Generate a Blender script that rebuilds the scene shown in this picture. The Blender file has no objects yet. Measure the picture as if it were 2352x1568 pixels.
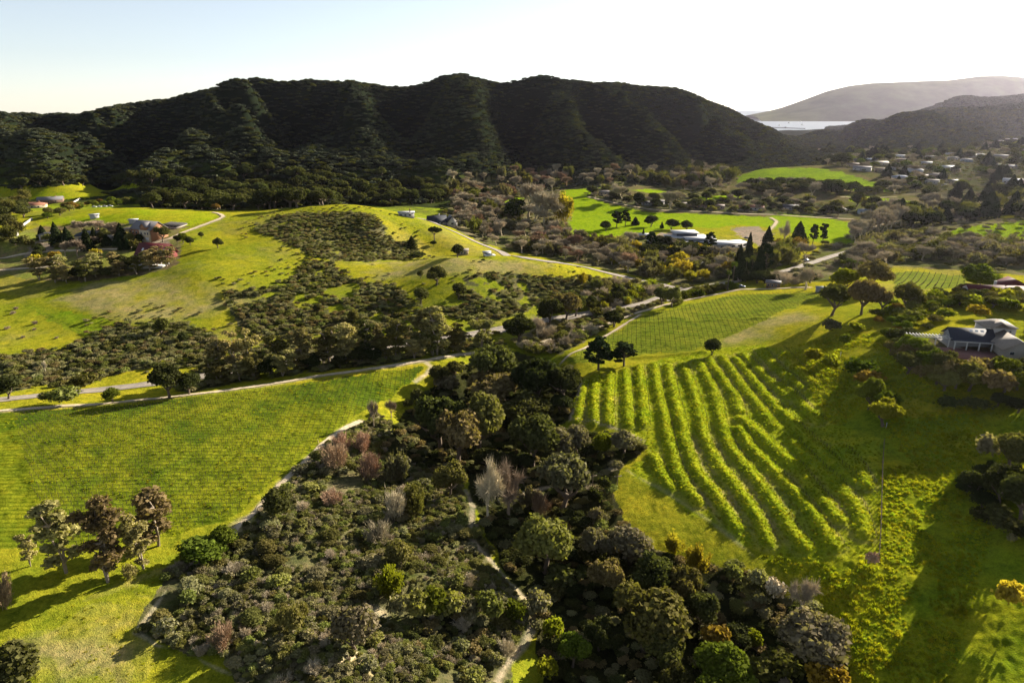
import bpy, math, random
import numpy as np
random.seed(7); RNG = np.random.default_rng(11)
sc = bpy.context.scene
COL = sc.collection

# ------------------------------------------------------------------ camera, sky, sun, exposure
CAMZ = 120.0; PITCH = math.radians(18.8); FPX = 683.0
cam_d = bpy.data.cameras.new('camera'); cam = bpy.data.objects.new('camera', cam_d); COL.objects.link(cam)
cam.location = (0, 0, CAMZ); cam.rotation_euler = (math.radians(90) - PITCH, 0, 0)
cam_d.sensor_width = 36.0; cam_d.lens = 36.0 * FPX / 1024.0
cam_d.clip_start = 1.0; cam_d.clip_end = 60000.0; HAZE = 1.1e-5
sc.camera = cam
SUN_EL = math.radians(20.0); SUN_AZ = math.radians(50.0)      # azimuth clockwise from +Y (view direction)
SUNV = np.array([math.cos(SUN_EL) * math.sin(SUN_AZ), math.cos(SUN_EL) * math.cos(SUN_AZ), math.sin(SUN_EL)])
world = bpy.data.worlds.new('World'); sc.world = world; world.use_nodes = True
wn = world.node_tree.nodes; wl = world.node_tree.links
bg = wn['Background']; sky = wn.new('ShaderNodeTexSky'); sky.sky_type = 'NISHITA'; sky.sun_disc = False
sky.sun_elevation = SUN_EL; sky.sun_rotation = SUN_AZ; sky.altitude = 50; sky.air_density = 0.8; sky.dust_density = 0.15; sky.ozone_density = 1.0
hsv = wn.new('ShaderNodeHueSaturation'); hsv.inputs['Saturation'].default_value = .58; wl.new(sky.outputs[0], hsv.inputs['Color']); wl.new(hsv.outputs[0], bg.inputs[0]); bg.inputs[1].default_value = 0.05
sun_d = bpy.data.lights.new('sun', 'SUN'); sun = bpy.data.objects.new('sun', sun_d); COL.objects.link(sun)
sun_d.energy = 5.0; sun_d.angle = math.radians(0.5); sun_d.color = (1.0, 0.90, 0.74)
from mathutils import Vector
sun.rotation_euler = Vector(-SUNV).to_track_quat('-Z', 'Y').to_euler(); sun.location = (300, 200, 300)
sc.view_settings.view_transform = 'Standard'; sc.view_settings.look = 'None'
sc.view_settings.exposure = 1.8; sc.view_settings.gamma = 1.0
sc.cycles.max_bounces = 5; sc.cycles.diffuse_bounces = 1; sc.cycles.glossy_bounces = 2
sc.cycles.transmission_bounces = 3; sc.cycles.transparent_max_bounces = 4; sc.cycles.volume_bounces = 0
sc.cycles.sample_clamp_indirect = 4.0
sc.cycles.use_adaptive_sampling = True; sc.cycles.adaptive_threshold = 0.006
sc.cycles.use_denoising = True

# ------------------------------------------------------------------ picture geometry helpers (2352 wide reading frame)
K = 1024.0 / 2352.0
CP, SP = math.cos(PITCH), math.sin(PITCH)
def ray(x, y):
    u = (np.asarray(x, float) * K - 512) / FPX; v = (np.asarray(y, float) * K - 341) / FPX
    return u, CP - v * SP, -(SP + v * CP)
def at_z(x, y, z):
    dx, dy, dz = ray(x, y); t = (z - CAMZ) / dz
    return dx * t, dy * t, z + 0 * t
def at_y(x, y, Y):
    dx, dy, dz = ray(x, y); t = Y / dy
    return dx * t, dy * t, CAMZ + dz * t

# ------------------------------------------------------------------ value noise
def _h(i, j, s):
    n = (i.astype(np.int64) * 374761393 + j.astype(np.int64) * 668265263 + s * 974711) & 0xffffffff
    n = ((n ^ (n >> 13)) * 1274126177) & 0xffffffff
    return ((n ^ (n >> 16)) & 0xffff) / 65535.0
def vn(x, y, s=0):
    i = np.floor(x); j = np.floor(y); fx = x - i; fy = y - j
    fx = fx * fx * (3 - 2 * fx); fy = fy * fy * (3 - 2 * fy)
    a, b, c, d = _h(i, j, s), _h(i + 1, j, s), _h(i, j + 1, s), _h(i + 1, j + 1, s)
    return (a + (b - a) * fx) * (1 - fy) + (c + (d - c) * fx) * fy
def fbm(x, y, s=0, o=3):
    r = 0; a = 1; t = 0
    for k in range(o):
        r = r + a * (vn(x * 2 ** k, y * 2 ** k, s + k) - .5); t += a; a *= .5
    return r / t

# ------------------------------------------------------------------ terrain: control heights
CZ = []   # (x_disp, y_disp, z)
def cz(*a):
    for i in range(0, len(a), 3): CZ.append(at_z(a[i], a[i + 1], a[i + 2]))
# near-left fields and foreground
cz(-200,1700,32, 0,1568,32, 300,1568,31, 600,1620,29, -200,1400,33, 0,1300,33, 250,1330,32, 400,1230,31, -250,1150,34, 0,1100,32.5, 250,1050,32,
   500,1100,31, 0,950,30, 250,930,30, 480,905,29.5, 700,873,28.5, 960,837,27, 700,980,29.5, 600,1165,30.5, 740,1020,29, 850,960,27, 900,880,27, -250,980,31)
cz(500,1300,31, 400,1450,31.5, 650,1200,30.5, 750,1120,29, 700,1350,29.5, 560,1480,31, 750,1530,31, 850,1250,26, 930,1130,23, 950,1200,23, 900,1330,26.8,
   1080,1385,23.5, 980,1440,25, 850,1440,27.5, 1100,1480,21.5, 900,1560,27, 1050,1568,24, 1050,1250,21.5, 1085,1180,20.5, 1120,1260,19.5, 1180,1350,19, 1230,1430,19,
   1180,1530,20, 1250,1600,20, 1250,1230,17.5, 1350,1350,16.5, 1450,1450,16, 1600,1568,17, 1300,1568,17.5)
cz(950,1000,20, 1000,930,21, 1080,880,21, 1150,1050,18, 1250,1000,18, 1200,900,18.5, 1280,850,19, 1150,820,22, 1050,850,25, 1250,760,22, 1200,790,22, 1300,1090,18, 1380,1080,20.5, 1400,1180,20, 1500,1250,20)
# terraces, right slopes
cz(1305,960,22.5, 1335,870,23.5, 1440,990,23.3, 1480,1035,23.0, 1435,1080,22, 1530,1140,22.5, 1690,1250,22.5, 1830,1280,24, 1600,900,26.2, 1500,900,25.2, 1620,1050,25.0, 1750,1130,25.5,
   1500,828,25.6, 1640,800,28.4, 1760,790,30.5, 1850,870,31.5, 1760,950,28.5, 1900,960,30.3, 1950,1040,30.2, 2020,1010,33, 1950,1150,28.0, 2020,1200,29, 2020,1290,28, 1900,1330,25, 1800,1400,20, 1950,1480,24,
   2100,1400,27.6, 2200,1250,30.5, 2100,1100,32, 2200,1000,35, 2350,1000,38.5, 2350,1200,35.5, 2350,1400,32, 2250,1560,28, 2050,1568,25, 1800,1568,18, 2600,1100,40, 2600,1400,34, 2600,900,45, 2500,1600,31,
   1930,880,33.8, 2000,900,36.5, 2000,840,39, 2100,850,42.5, 2200,860,43.5, 2150,790,46, 2260,800,46.8, 2350,810,47, 2250,740,46.8, 2130,740,45.3, 2350,740,47, 2352,880,44, 2050,780,42.3, 1950,770,38.5, 2500,780,48)
cz(1300,825,23.5, 1400,815,24, 1480,718,25, 1450,760,24.5, 1600,750,28, 1690,676,26.5, 1880,668,31, 1780,720,32.5, 1860,740,36, 1650,780,28.5, 1900,690,34.5, 1960,700,38, 2060,700,40.5, 2020,660,38, 1930,650,32,
   2150,690,43.5, 2250,690,46, 2352,690,47, 2150,650,31, 2080,630,28, 2250,640,31, 2340,655,37, 2500,690,45, 2200,600,27, 2350,600,28, 2500,600,31)
# valley floor with its roads
cz(1390,745,23, 1330,700,24, 1470,690,23, 1560,665,22, 1500,640,22, 1650,650,23, 1800,620,24, 1990,563,24, 1700,590,22, 1550,600,21.5, 1300,604,23.5, 1180,585,24.5, 1100,555,25.5, 980,500,27,
   1400,560,21.5, 1700,540,22, 1570,540,22.5, 1400,500,22, 1300,440,22.5, 1170,455,22.5, 1500,440,24, 1550,490,22.5, 1800,520,23, 1900,500,23.5, 1800,470,24, 1650,470,23.5, 1250,520,22, 1130,500,23,
   1100,430,24, 1300,415,24, 1500,405,24, 1650,400,25, 1600,445,24.5, 1480,437,29, 1640,452,27, 2000,470,25, 1960,452,29, 2060,458,30, 2150,490,25, 2200,470,26, 2350,470,28, 2100,530,25.5, 2180,550,27,
   2270,520,31, 2352,510,33, 2500,500,38, 2330,550,28, 2450,560,31)
cz(1700,400,29, 1760,388,41, 1850,380,43, 1800,425,30, 1900,430,32, 1900,395,41, 2000,440,28, 2000,405,38, 1960,365,44, 2050,360,45, 2100,400,38, 2200,380,42, 2200,430,31, 2300,400,38, 2300,440,32, 2352,360,48, 2352,420,38,
   2150,350,42, 2000,352,40, 2250,345,48, 2352,335,55, 2500,400,48, 2500,330,65, 1900,362,33)
# centre-left hills
cz(510,492,47.5, 400,485,49, 300,479,49.5, 200,490,47.5, 100,514,44, 0,548,40, 300,505,47.5, 400,520,46, 340,545,42.5, 200,545,40, 100,560,36.5, 0,580,33, 0,600,32, 200,585,38, 400,590,39.5, 430,560,43, 500,530,44.5,
   330,625,35.5, 450,620,39, 200,640,32.5, 100,650,31, 0,640,30, 250,690,31.5, 100,700,29, 0,720,27.5, 200,770,26.5, 0,800,26, 50,870,26, 400,650,35.5, 600,620,37.5, 500,560,42.5, 600,560,43, 700,592,38.5,
   600,500,48, 650,486,48.5, 700,475,50.5, 800,469,52.5, 900,487,49, 980,520,42, 1050,565,32, 1050,580,28.5, 980,575,30.5, 900,588,33, 800,600,36, 850,520,47, 800,530,45, 700,545,44, 850,570,37, 750,640,33.5, 650,660,33.5,
   450,750,28, 600,700,31, 600,780,26.8, 400,820,26.5, 300,800,27, 1000,593,40, 1100,590,40.5, 1200,600,39, 1280,615,35.5, 1350,640,30, 950,610,37, 1100,640,36.5, 1000,650,35.5, 1200,660,31, 1000,700,30, 1120,710,28,
   900,690,30, 1300,680,26.5, 1400,670,25, 860,650,33.5, 800,700,30, 1000,760,26, 800,760,26.5, 1200,730,25, 230,897,26.5, 430,872,26.5, 620,838,26.5, 860,805,25.5, 1000,785,25, 1150,757,24, 600,860,27.5, 900,825,27)
cz(-300,560,36, -300,640,33, -300,800,28, -300,700,31, -300,480,34, 2700,700,55)
# behind the near ridges
cz(300,457,31, 500,462,29, 650,462,28.5, 800,458,28, 950,470,27, 100,480,31, 0,480,31, 100,455,33, 200,437,37, 0,437,34, 300,430,36, -250,440,34, 450,425,36, 600,415,38, 700,408,41, 820,412,39, 950,425,31, 520,440,33, 700,435,33, 850,440,31)
MB = []
def at_cols(xs, ys): return np.array(xs, float), np.array(ys, float)
base_x, base_y = at_cols([-400,-200,0,200,400,600,800,1000,1200,1400,1600,1750,1900,1960], [415,415,412,412,402,388,392,405,395,386,380,374,362,352])
base_z = np.interp(base_x, [-400,0,600,1000,1400,1960], [36,36,42,32,28,34])
rx = [-500,-300,-150,0,60,130,190,250,330,400,460,520,560,600,650,700,750,800,860,920,970,1010,1060,1110,1150,1200,1240,1300,1370,1430,1480,1560,1640,1700,1760,1820,1900,1960]
ry = [290,280,266,256,255,261,260,242,228,217,204,189,180,177,184,180,182,184,188,197,188,176,167,180,192,182,176,184,187,189,193,206,232,260,288,312,346,356]
rY = np.interp(rx, [-500,0,400,800,1100,1400,1700,1900,1960], [1180,1180,1240,1290,1330,1420,1600,1640,1560])
bx_, by_, bz_ = at_z(base_x, base_y, base_z)
rxx, ryy, rzz = at_y(np.array(rx, float), np.array(ry, float), np.array(rY) )
for a, b, c in zip(bx_, by_, bz_): CZ.append((a, b, c))
for a, b, c in zip(rxx, ryy, rzz):
    CZ.append((a, b, c - 7)); CZ.append((a * 1.12, b * 1.12, c - 26)); CZ.append((a * 1.35, b * 1.35, c * .45)); CZ.append((a*1.75, b*1.75, c*.12))
def mtn(x, y, off):
    x = float(x); y = float(y)
    yb = np.interp(x, base_x, base_y); zb = np.interp(x, base_x, base_z); Yb = float(at_z(x, yb, zb)[1])
    yr = np.interp(x, rx, ry); Yr = float(np.interp(x, rx, rY)); zr = float(at_y(x, yr, Yr)[2])
    dx, dy, dz = ray(x, y); s = dz / dy
    m = (zr - zb) / (Yr - Yb)          # z = zb + m (Y-Yb) ; z = CAMZ + s Y
    Y = (zb - m * Yb - CAMZ) / (s - m)
    Y += off
    p = at_y(x, y, Y); CZ.append(tuple(float(q) for q in p))
SP_ = [
 [(30,280),(22,335),(10,385)], [(250,262),(200,310),(160,350)], [(520,205),(450,300),(380,345),(330,385)],
 [(548,205),(550,250),(575,300),(612,335),(620,372)], [(520,320),(490,365)], [(800,200),(815,240),(805,290),(825,335),(828,375)], [(740,310),(725,365)],
 [(1065,185),(1095,235),(1075,280)], [(905,350),(905,375)], [(1050,352),(1090,372),(1000,372)], [(1255,195),(1312,240),(1300,285),(1360,320),(1400,350)],
 [(1390,205),(1470,265),(1530,325)], [(1560,222),(1640,280),(1710,330)], [(1720,285),(1800,325)]]
for s in SP_:
    for k, (x, y) in enumerate(s):
        mtn(x, y, -120 if k else -45)
        if k: mtn((x + s[k-1][0]) / 2, (y + s[k-1][1]) / 2, -110 if k > 1 else -80)
for x, y in [(90,300),(100,350),(130,390),(330,290),(270,340),(250,380),(480,250),(430,280),(450,370),(660,215),(680,280),(665,330),(680,370),(560,370),(600,260),(470,330),(740,240),(770,270),
             (870,230),(890,290),(860,350),(960,220),(980,270),(950,320),(1160,220),(1180,280),(1190,340),(1160,375),(1230,300),(1280,350),(1400,300),(1360,240),(1340,365),(1470,350),(1440,225),(1560,290),(1590,345),(1650,340),(1200,230),(770,345),(775,378)]:
    mtn(x, y, 105)
# hills to the right of the gap
def hill(pts, Yf, drop=30):
    for x, y, Y in pts:
        p = at_y(x, y, Y); CZ.append(tuple(float(q) for q in p)); CZ.append((float(p[0]) * 1.15, float(p[1]) * 1.15, float(p[2]) - drop))
hill([(1850,300,2050),(1900,280,2150),(1960,273,2200),(2010,276,2150)], 0, 60)
hill([(2035,275,1900),(2080,262,1850),(2120,258,1820),(2170,270,1780),(2230,288,1760),(2290,305,1740),(2330,322,1700)], 0, 25)
hill([(2150,250,2300),(2210,252,2350),(2270,252,2400),(2340,243,2450),(2500,235,2500)], 0, 30)
hill([(2190,238,3300),(2260,230,3400),(2352,222,3500),(2600,205,3500)], 0, 30)
cz(1960,352,36, 2050,348,36, 2120,345,38, 2200,342,44)
for p in [at_y(1990,320,1650), at_y(1940,330,1700), at_y(2090,320,1560), at_y(2190,325,1570), at_y(2120,290,1680), at_y(2250,322,1650)]: CZ.append(tuple(float(q) for q in p))
for x, y, z in [(1500,3000,-8),(1700,2700,-5),(1500,4500,-25),(2200,4500,-25),(3300,4700,-25),(0,4500,-25),(-3000,4500,-25),(500,3000,10),(-1500,3000,20),(1380,2500,2),(1900,3200,-8),(3500,3800,40)]:
    CZ.append((float(x), float(y), float(z)))
CZ = np.array(CZ, float)
# warped interpolation space
def warp(x, y): return x / y * 1.2, np.log(y)
cu, cw = warp(CZ[:, 0], CZ[:, 1])
# drop near-duplicates
keep = []
for i in range(len(cu)):
    if all((cu[i] - cu[j]) ** 2 + (cw[i] - cw[j]) ** 2 > 2.2e-4 for j in keep): keep.append(i)
cu, cw, cv = cu[keep], cw[keep], CZ[keep, 2]
def tps(r2): return np.where(r2 > 0, r2 * np.log(np.maximum(r2, 1e-12)), 0)
n = len(cu)
A = tps((cu[:, None] - cu) ** 2 + (cw[:, None] - cw) ** 2) + np.eye(n) * 1.5e-4
Pm = np.c_[np.ones(n), cu, cw]
M = np.block([[A, Pm], [Pm.T, np.zeros((3, 3))]])
sol = np.linalg.solve(M, np.r_[cv, 0, 0, 0])
NU, NW = 961, 1101
UG = np.linspace(-1.05, 1.05, NU) ; WG = np.linspace(math.log(50), math.log(5200), NW)   # u = x/y
cU = np.linspace(-1.05, 1.05, 241); cW = np.linspace(WG[0], WG[-1], 276)
gu, gw = np.meshgrid(cU * 1.2, cW)
Zc = sol[n] + sol[n + 1] * gu + sol[n + 2] * gw
for i in range(n): Zc += sol[i] * tps((gu - cu[i]) ** 2 + (gw - cw[i]) ** 2)
def bil(G, ug, wg, u, w):
    fu = np.clip((u - ug[0]) / (ug[1] - ug[0]), 0, len(ug) - 1.001); fw = np.clip((w - wg[0]) / (wg[1] - wg[0]), 0, len(wg) - 1.001)
    i = fu.astype(int); j = fw.astype(int); fu = fu - i; fw = fw - j
    return (G[j, i] * (1 - fu) + G[j, i + 1] * fu) * (1 - fw) + (G[j + 1, i] * (1 - fu) + G[j + 1, i + 1] * fu) * fw
def smooth_up(G):      # 4x catmull-rom upsampling along both axes
    def up(a):
        p = np.concatenate([2 * a[:1] - a[1:2], a, 2 * a[-1:] - a[-2:-1]]); out = []
        for k in range(4):
            t = k / 4.0
            out.append(.5 * ((2 * p[1:-2]) + (-p[:-3] + p[2:-1]) * t + (2 * p[:-3] - 5 * p[1:-2] + 4 * p[2:-1] - p[3:]) * t * t + (-p[:-3] + 3 * p[1:-2] - 3 * p[2:-1] + p[3:]) * t ** 3))
        r = np.stack(out, 1).reshape(-1, *a.shape[1:]); return np.concatenate([r, a[-1:]])
    return up(up(G).T).T
Z = smooth_up(Zc); assert Z.shape == (NW, NU), Z.shape
GU, GW = np.meshgrid(UG, WG); GY = np.exp(GW); GX = GU * GY
# bring the crest line of the range to its true height, column by column
def boxu(A, h):
    P_ = np.pad(A, ((0, 0), (h, h)), 'edge'); c = np.cumsum(np.pad(P_, ((0, 0), (1, 0))), 1); return (c[:, 2 * h + 1:] - c[:, :-2 * h - 1]) / (2 * h + 1)
wy0 = np.clip((GY - 930) / 150, 0, 1) * np.clip((1750 - GY) / 250, 0, 1) * np.clip((.52 - GU) / .08, 0, 1)
hp = Z - boxu(boxu(Z, 32), 32); Z = Z + .55 * hp * wy0
sel = (WG > math.log(1000)) & (WG < math.log(2100)); E_ = (Z[sel] - CAMZ) / GY[sel]; kk = np.argmax(E_, 0); ecur = E_.max(0)
zcur = Z[sel][kk, np.arange(NU)]; ycur = GY[sel][kk, np.arange(NU)]
ru = rxx / ryy; o_ = np.argsort(ru); edes = np.interp(UG, ru[o_], ((rzz - 5 - CAMZ) / ryy)[o_]); fz = np.clip(1 + (edes - ecur) * ycur / np.maximum(zcur - 30, 20), .5, 1.8)
fz = 1 + (fz - 1) * np.clip((.50 - UG) / .06, 0, 1); ks = np.ones(7) / 7; fz = np.convolve(np.pad(fz, 3, 'edge'), ks, 'valid')
wy = np.clip((GY - 950) / 200, 0, 1); wy = wy * wy * (3 - 2 * wy)
Z = 30 + (Z - 30) * (1 + (fz[None, :] - 1) * wy * (Z > 30))
def H(x, y): return bil(Z, UG, WG, np.asarray(x, float) / np.asarray(y, float), np.log(np.asarray(y, float)))
def hit(x, y):
    """world point of the terrain seen at reading-frame position x, y"""
    x = np.atleast_1d(np.asarray(x, float)); y = np.atleast_1d(np.asarray(y, float))
    dx, dy, dz = ray(x, y); Ys = np.exp(np.linspace(math.log(55), math.log(5000), 1500))
    t = Ys[None, :] / dy[:, None]; X = dx[:, None] * t; ZZ = CAMZ + dz[:, None] * t
    d = ZZ - H(X, np.broadcast_to(Ys, X.shape)); neg = d < 0
    k = np.argmax(neg, 1); k = np.where(neg.any(1), np.maximum(k, 1), 1499)
    r = np.arange(len(x)); a = d[r, k - 1]; b = d[r, k]; f = np.clip(a / np.maximum(a - b, 1e-9), 0, 1)
    Y = Ys[k - 1] + (Ys[k] - Ys[k - 1]) * f; tt = Y / dy
    return np.stack([dx * tt, Y, H(dx * tt, Y)], 1)
def H1(x, y): return float(H(np.array([x]), np.array([y]))[0])
def project(p):
    p = np.asarray(p, float); q = p - np.array([0, 0, CAMZ])
    f = q[..., 1] * CP - q[..., 2] * SP; up = q[..., 1] * SP + q[..., 2] * CP
    return (512 + FPX * q[..., 0] / f) / K, (341 - FPX * up / f) / K

# ------------------------------------------------------------------ world polylines and polygons
def dens(pts, closed=False, n=8):
    q = list(pts) + ([pts[0]] if closed else []); out = []
    for (x0, y0), (x1, y1) in zip(q[:-1], q[1:]):
        for k in range(n): out.append((x0 + (x1 - x0) * k / n, y0 + (y1 - y0) * k / n))
    if not closed: out.append(q[-1])
    return np.array(out, float)
def wline(pts, n=6):
    d = dens(pts, n=n); return hit(d[:, 0], d[:, 1])
def smooth_line(P, step):
    P = np.asarray(P, float)[:, :2]
    for _ in range(2):
        Q = P.copy(); Q[1:-1] = (P[:-2] + 2 * P[1:-1] + P[2:]) / 4; P = Q
    L = np.r_[0, np.cumsum(np.hypot(*(P[1:] - P[:-1]).T))]; n = max(2, int(L[-1] / step) + 1); t = np.linspace(0, L[-1], n)
    return np.c_[np.interp(t, L, P[:, 0]), np.interp(t, L, P[:, 1])]
def inside(poly, X, Y):
    """poly: reading-frame polygon put on the terrain; test in (x/y, ln y)"""
    d = dens(poly, True, 5); w = hit(d[:, 0], d[:, 1]); pu = w[:, 0] / w[:, 1]; pw = np.log(w[:, 1])
    u = X / Y; v = np.log(Y); r = np.zeros(u.shape, bool)
    bb = (u > pu.min()) & (u < pu.max()) & (v > pw.min()) & (v < pw.max())
    if not bb.any(): return r
    uu, vv = u[bb], v[bb]; c = np.zeros(uu.shape, bool)
    for a, b, e, f in zip(pu, pw, np.roll(pu, -1), np.roll(pw, -1)):
        if b == f: continue
        c ^= ((b > vv) != (f > vv)) & (uu < (e - a) * (vv - b) / (f - b) + a)
    r[bb] = c; return r
def linedist(P, X, Y, rad):
    P = np.asarray(P, float)[:, :2]; D = np.full(X.shape, 1e9)
    bb = (X > P[:, 0].min() - rad) & (X < P[:, 0].max() + rad) & (Y > P[:, 1].min() - rad) & (Y < P[:, 1].max() + rad)
    x, y = X[bb], Y[bb]; d = np.full(x.shape, 1e9)
    for (ax, ay), (bx, by) in zip(P[:-1], P[1:]):
        vx, vy = bx - ax, by - ay; t = np.clip(((x - ax) * vx + (y - ay) * vy) / max(vx * vx + vy * vy, 1e-9), 0, 1)
        d = np.minimum(d, np.hypot(x - ax - t * vx, y - ay - t * vy))
    D[bb] = d; return D
POLY = {
 'vineL': [(-120,952),(250,935),(480,908),(700,880),(940,845),(978,842),(955,870),(900,910),(840,945),(770,985),(700,1045),(620,1115),(560,1165),(520,1190),(400,1225),(250,1245),(-120,1268)],
 'vineR': [(1300,828),(1400,768),(1480,726),(1690,676),(1880,670),(1890,684),(1800,712),(1760,735),(1640,785),(1600,802),(1450,818),(1340,835)],
 'terr': [(1305,968),(1335,872),(1500,830),(1640,798),(1760,788),(1850,880),(1900,960),(2020,1010),(2020,1280),(1850,1290),(1700,1255),(1600,1185),(1445,1085),(1490,1030),(1440,982)],
 'weedy': [(1900,960),(2020,900),(2100,960),(2360,930),(2420,1700),(1960,1700),(1900,1480),(1850,1330),(1700,1262),(1850,1290),(2020,1280),(2020,1010)],
 'sc1': [(300,1455),(330,1400),(380,1330),(400,1290),(440,1255),(500,1255),(570,1205),(650,1120),(720,1050),(780,985),(860,960),(900,975),(890,1050),(1060,1100),(1090,1200),(1180,1350),(1230,1430),(1150,1600),(560,1600),(520,1500),(440,1500)],
 'sc2': [(585,515),(640,497),(700,489),(800,487),(850,492),(885,515),(890,545),(960,570),(970,590),(880,600),(780,600),(700,585),(690,570),(640,550),(600,535)],
 'sc3': [(1060,640),(1110,625),(1200,630),(1260,640),(1350,632),(1440,655),(1420,690),(1260,700),(1180,725),(1100,740),(1010,725),(1000,700),(1050,690)],
 'sc4': [(505,672),(600,660),(660,640),(700,600),(760,600),(800,640),(900,655),(950,690),(1000,700),(1010,735),(1010,770),(850,785),(700,775),(560,770),(540,730)],
 'sc5': [(-50,830),(150,800),(200,770),(280,740),(370,728),(430,745),(500,775),(480,840),(300,850),(180,890),(100,885),(-50,915)],
 'sc6': [(380,880),(560,800),(700,780),(880,775),(1100,745),(1180,740),(1160,790),(1000,815),(860,838),(600,868),(430,900)],
 'sc7': [(1300,1040),(1450,1010),(1475,1035),(1420,1075),(1410,1130),(1440,1200),(1520,1260),(1600,1290),(1690,1300),(1860,1390),(1940,1470),(1960,1600),(1700,1600),(1600,1450),(1400,1250),(1300,1180)],
 'canyon': [(960,920),(1080,830),(1150,795),(1330,850),(1312,960),(1280,985),(1440,1000),(1470,1035),(1420,1080),(1400,1180),(1550,1290),(1690,1310),(1860,1420),(1950,1600),(1240,1600),(1240,1440),(1180,1340),(1080,1160),(1080,1100),(950,1100),(880,1030),(910,975)],
 'pit_shade': [(930,1440),(1000,1410),(1180,1410),(1190,1460),(1100,1500),(960,1510)],
 'rip': [(1000,440),(1020,415),(1200,400),(1500,385),(1650,388),(1700,405),(1660,440),(1600,455),(1500,425),(1390,428),(1280,432),(1290,440),(1310,490),(1300,535),(1380,548),(1460,540),(1560,570),(1600,590),(1700,560),(1800,600),(1700,650),(1570,655),(1500,640),(1300,600),(1180,578),(1090,550),(1000,500),(1040,460)],
 'rip2': [(1900,560),(2000,505),(2150,500),(2352,500),(2480,530),(2480,640),(2200,620),(2060,610),(1960,640),(1830,650),(1800,625)],
 'rip3': [(1180,780),(1250,745),(1400,690),(1500,650),(1640,660),(1540,690),(1400,745),(1290,815)],
 'wood': [(310,415),(480,398),(560,395),(700,400),(820,405),(940,410),(1020,435),(1010,465),(900,475),(800,466),(650,480),(500,484),(340,478),(320,450)],
 'village': [(1880,345),(2060,345),(2200,338),(2420,325),(2480,480),(2352,500),(2200,470),(2050,440),(2030,400),(1930,385),(1890,380)],
 'gardens': [(1480,455),(1560,450),(1700,450),(1800,455),(1960,480),(1940,503),(1780,494),(1600,488),(1480,480),(1400,462),(1330,448),(1380,440)],
 'leftfield': [(-80,440),(0,434),(100,428),(160,424),(330,420),(325,432),(200,455),(110,458),(40,456),(-80,470)],
 'rslope': [(1760,788),(1830,745),(1900,735),(2000,750),(2050,800),(2100,870),(2250,925),(2420,930),(2420,1010),(2100,965),(2020,905),(1900,962),(1850,880)],
 'meadow': [(-100,1275),(250,1255),(400,1235),(470,1230),(400,1290),(300,1455),(440,1500),(560,1620),(-200,1620)],
 'farm': [(-60,575),(0,545),(90,520),(180,515),(340,512),(400,515),(430,522),(400,545),(420,560),(400,610),(340,628),(200,645),(60,640),(-60,625)],
 'hillgrass': [(80,515),(200,485),(300,478),(510,488),(500,500),(430,520),(350,512),(180,512)],
 'field1': [(1140,449),(1200,443),(1205,455),(1160,468),(1140,462)],
 'field2': [(1290,436),(1385,430),(1345,450),(1400,468),(1480,486),(1600,491),(1760,497),(1800,490),(1900,500),(1965,515),(1965,560),(1880,556),(1800,525),(1690,515),(1640,523),(1560,520),(1480,535),(1370,545),(1300,535),(1310,490)],
 'field3': [(1690,405),(1740,390),(1800,385),(1880,385),(1930,395),(2035,425),(2035,440),(1900,432),(1780,425),(1700,425)],
 'field4': [(2150,540),(2220,520),(2352,505),(2450,500),(2450,545),(2352,548),(2200,548)],
 'field5': [(1450,436),(1490,433),(1540,440),(1500,444)], 'field6': [(1590,452),(1690,446),(1700,455),(1600,460)], 'field7': [(1940,450),(2000,452),(2090,462),(2050,470),(1960,464)],
 'vineM': [(2040,628),(2100,622),(2240,635),(2210,660),(2060,665)],
 'sand': [(750,1500),(800,1488),(850,1500),(880,1530),(870,1560),(820,1530),(745,1545)],
 'lot1': [(1682,521),(1740,520),(1775,538),(1770,572),(1735,560),(1700,542)],
 'lot3': [(1478,548),(1520,534),(1580,528),(1610,534),(1580,545),(1530,552)],
 'lot2': [(2165,495),(2190,480),(2230,492),(2200,505),(2165,510)],
 'drive': [(60,580),(80,555),(130,560),(115,575),(60,590)],
 'drive2': [(330,562),(345,550),(385,548),(385,560),(340,572)],
 'dry1': [(120,690),(200,650),(350,640),(520,650),(600,680),(520,710),(430,730),(300,735),(200,720)],
 'dry2': [(60,1440),(250,1400),(360,1450),(340,1520),(150,1540)], 'dry3': [(820,605),(1050,592),(1300,605),(1250,625),(1000,630),(850,640)],
 'dry4': [(280,1340),(370,1320),(380,1345),(300,1360)], 'dark1': [(60,700),(110,705),(260,740),(210,775),(140,750)],
 'hilltan': [(1640,790),(1700,745),(1830,715),(1880,725),(1800,760),(1720,790)],
 'patio': [(2090,800),(2160,765),(2300,740),(2345,830),(2150,850)],
}
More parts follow.
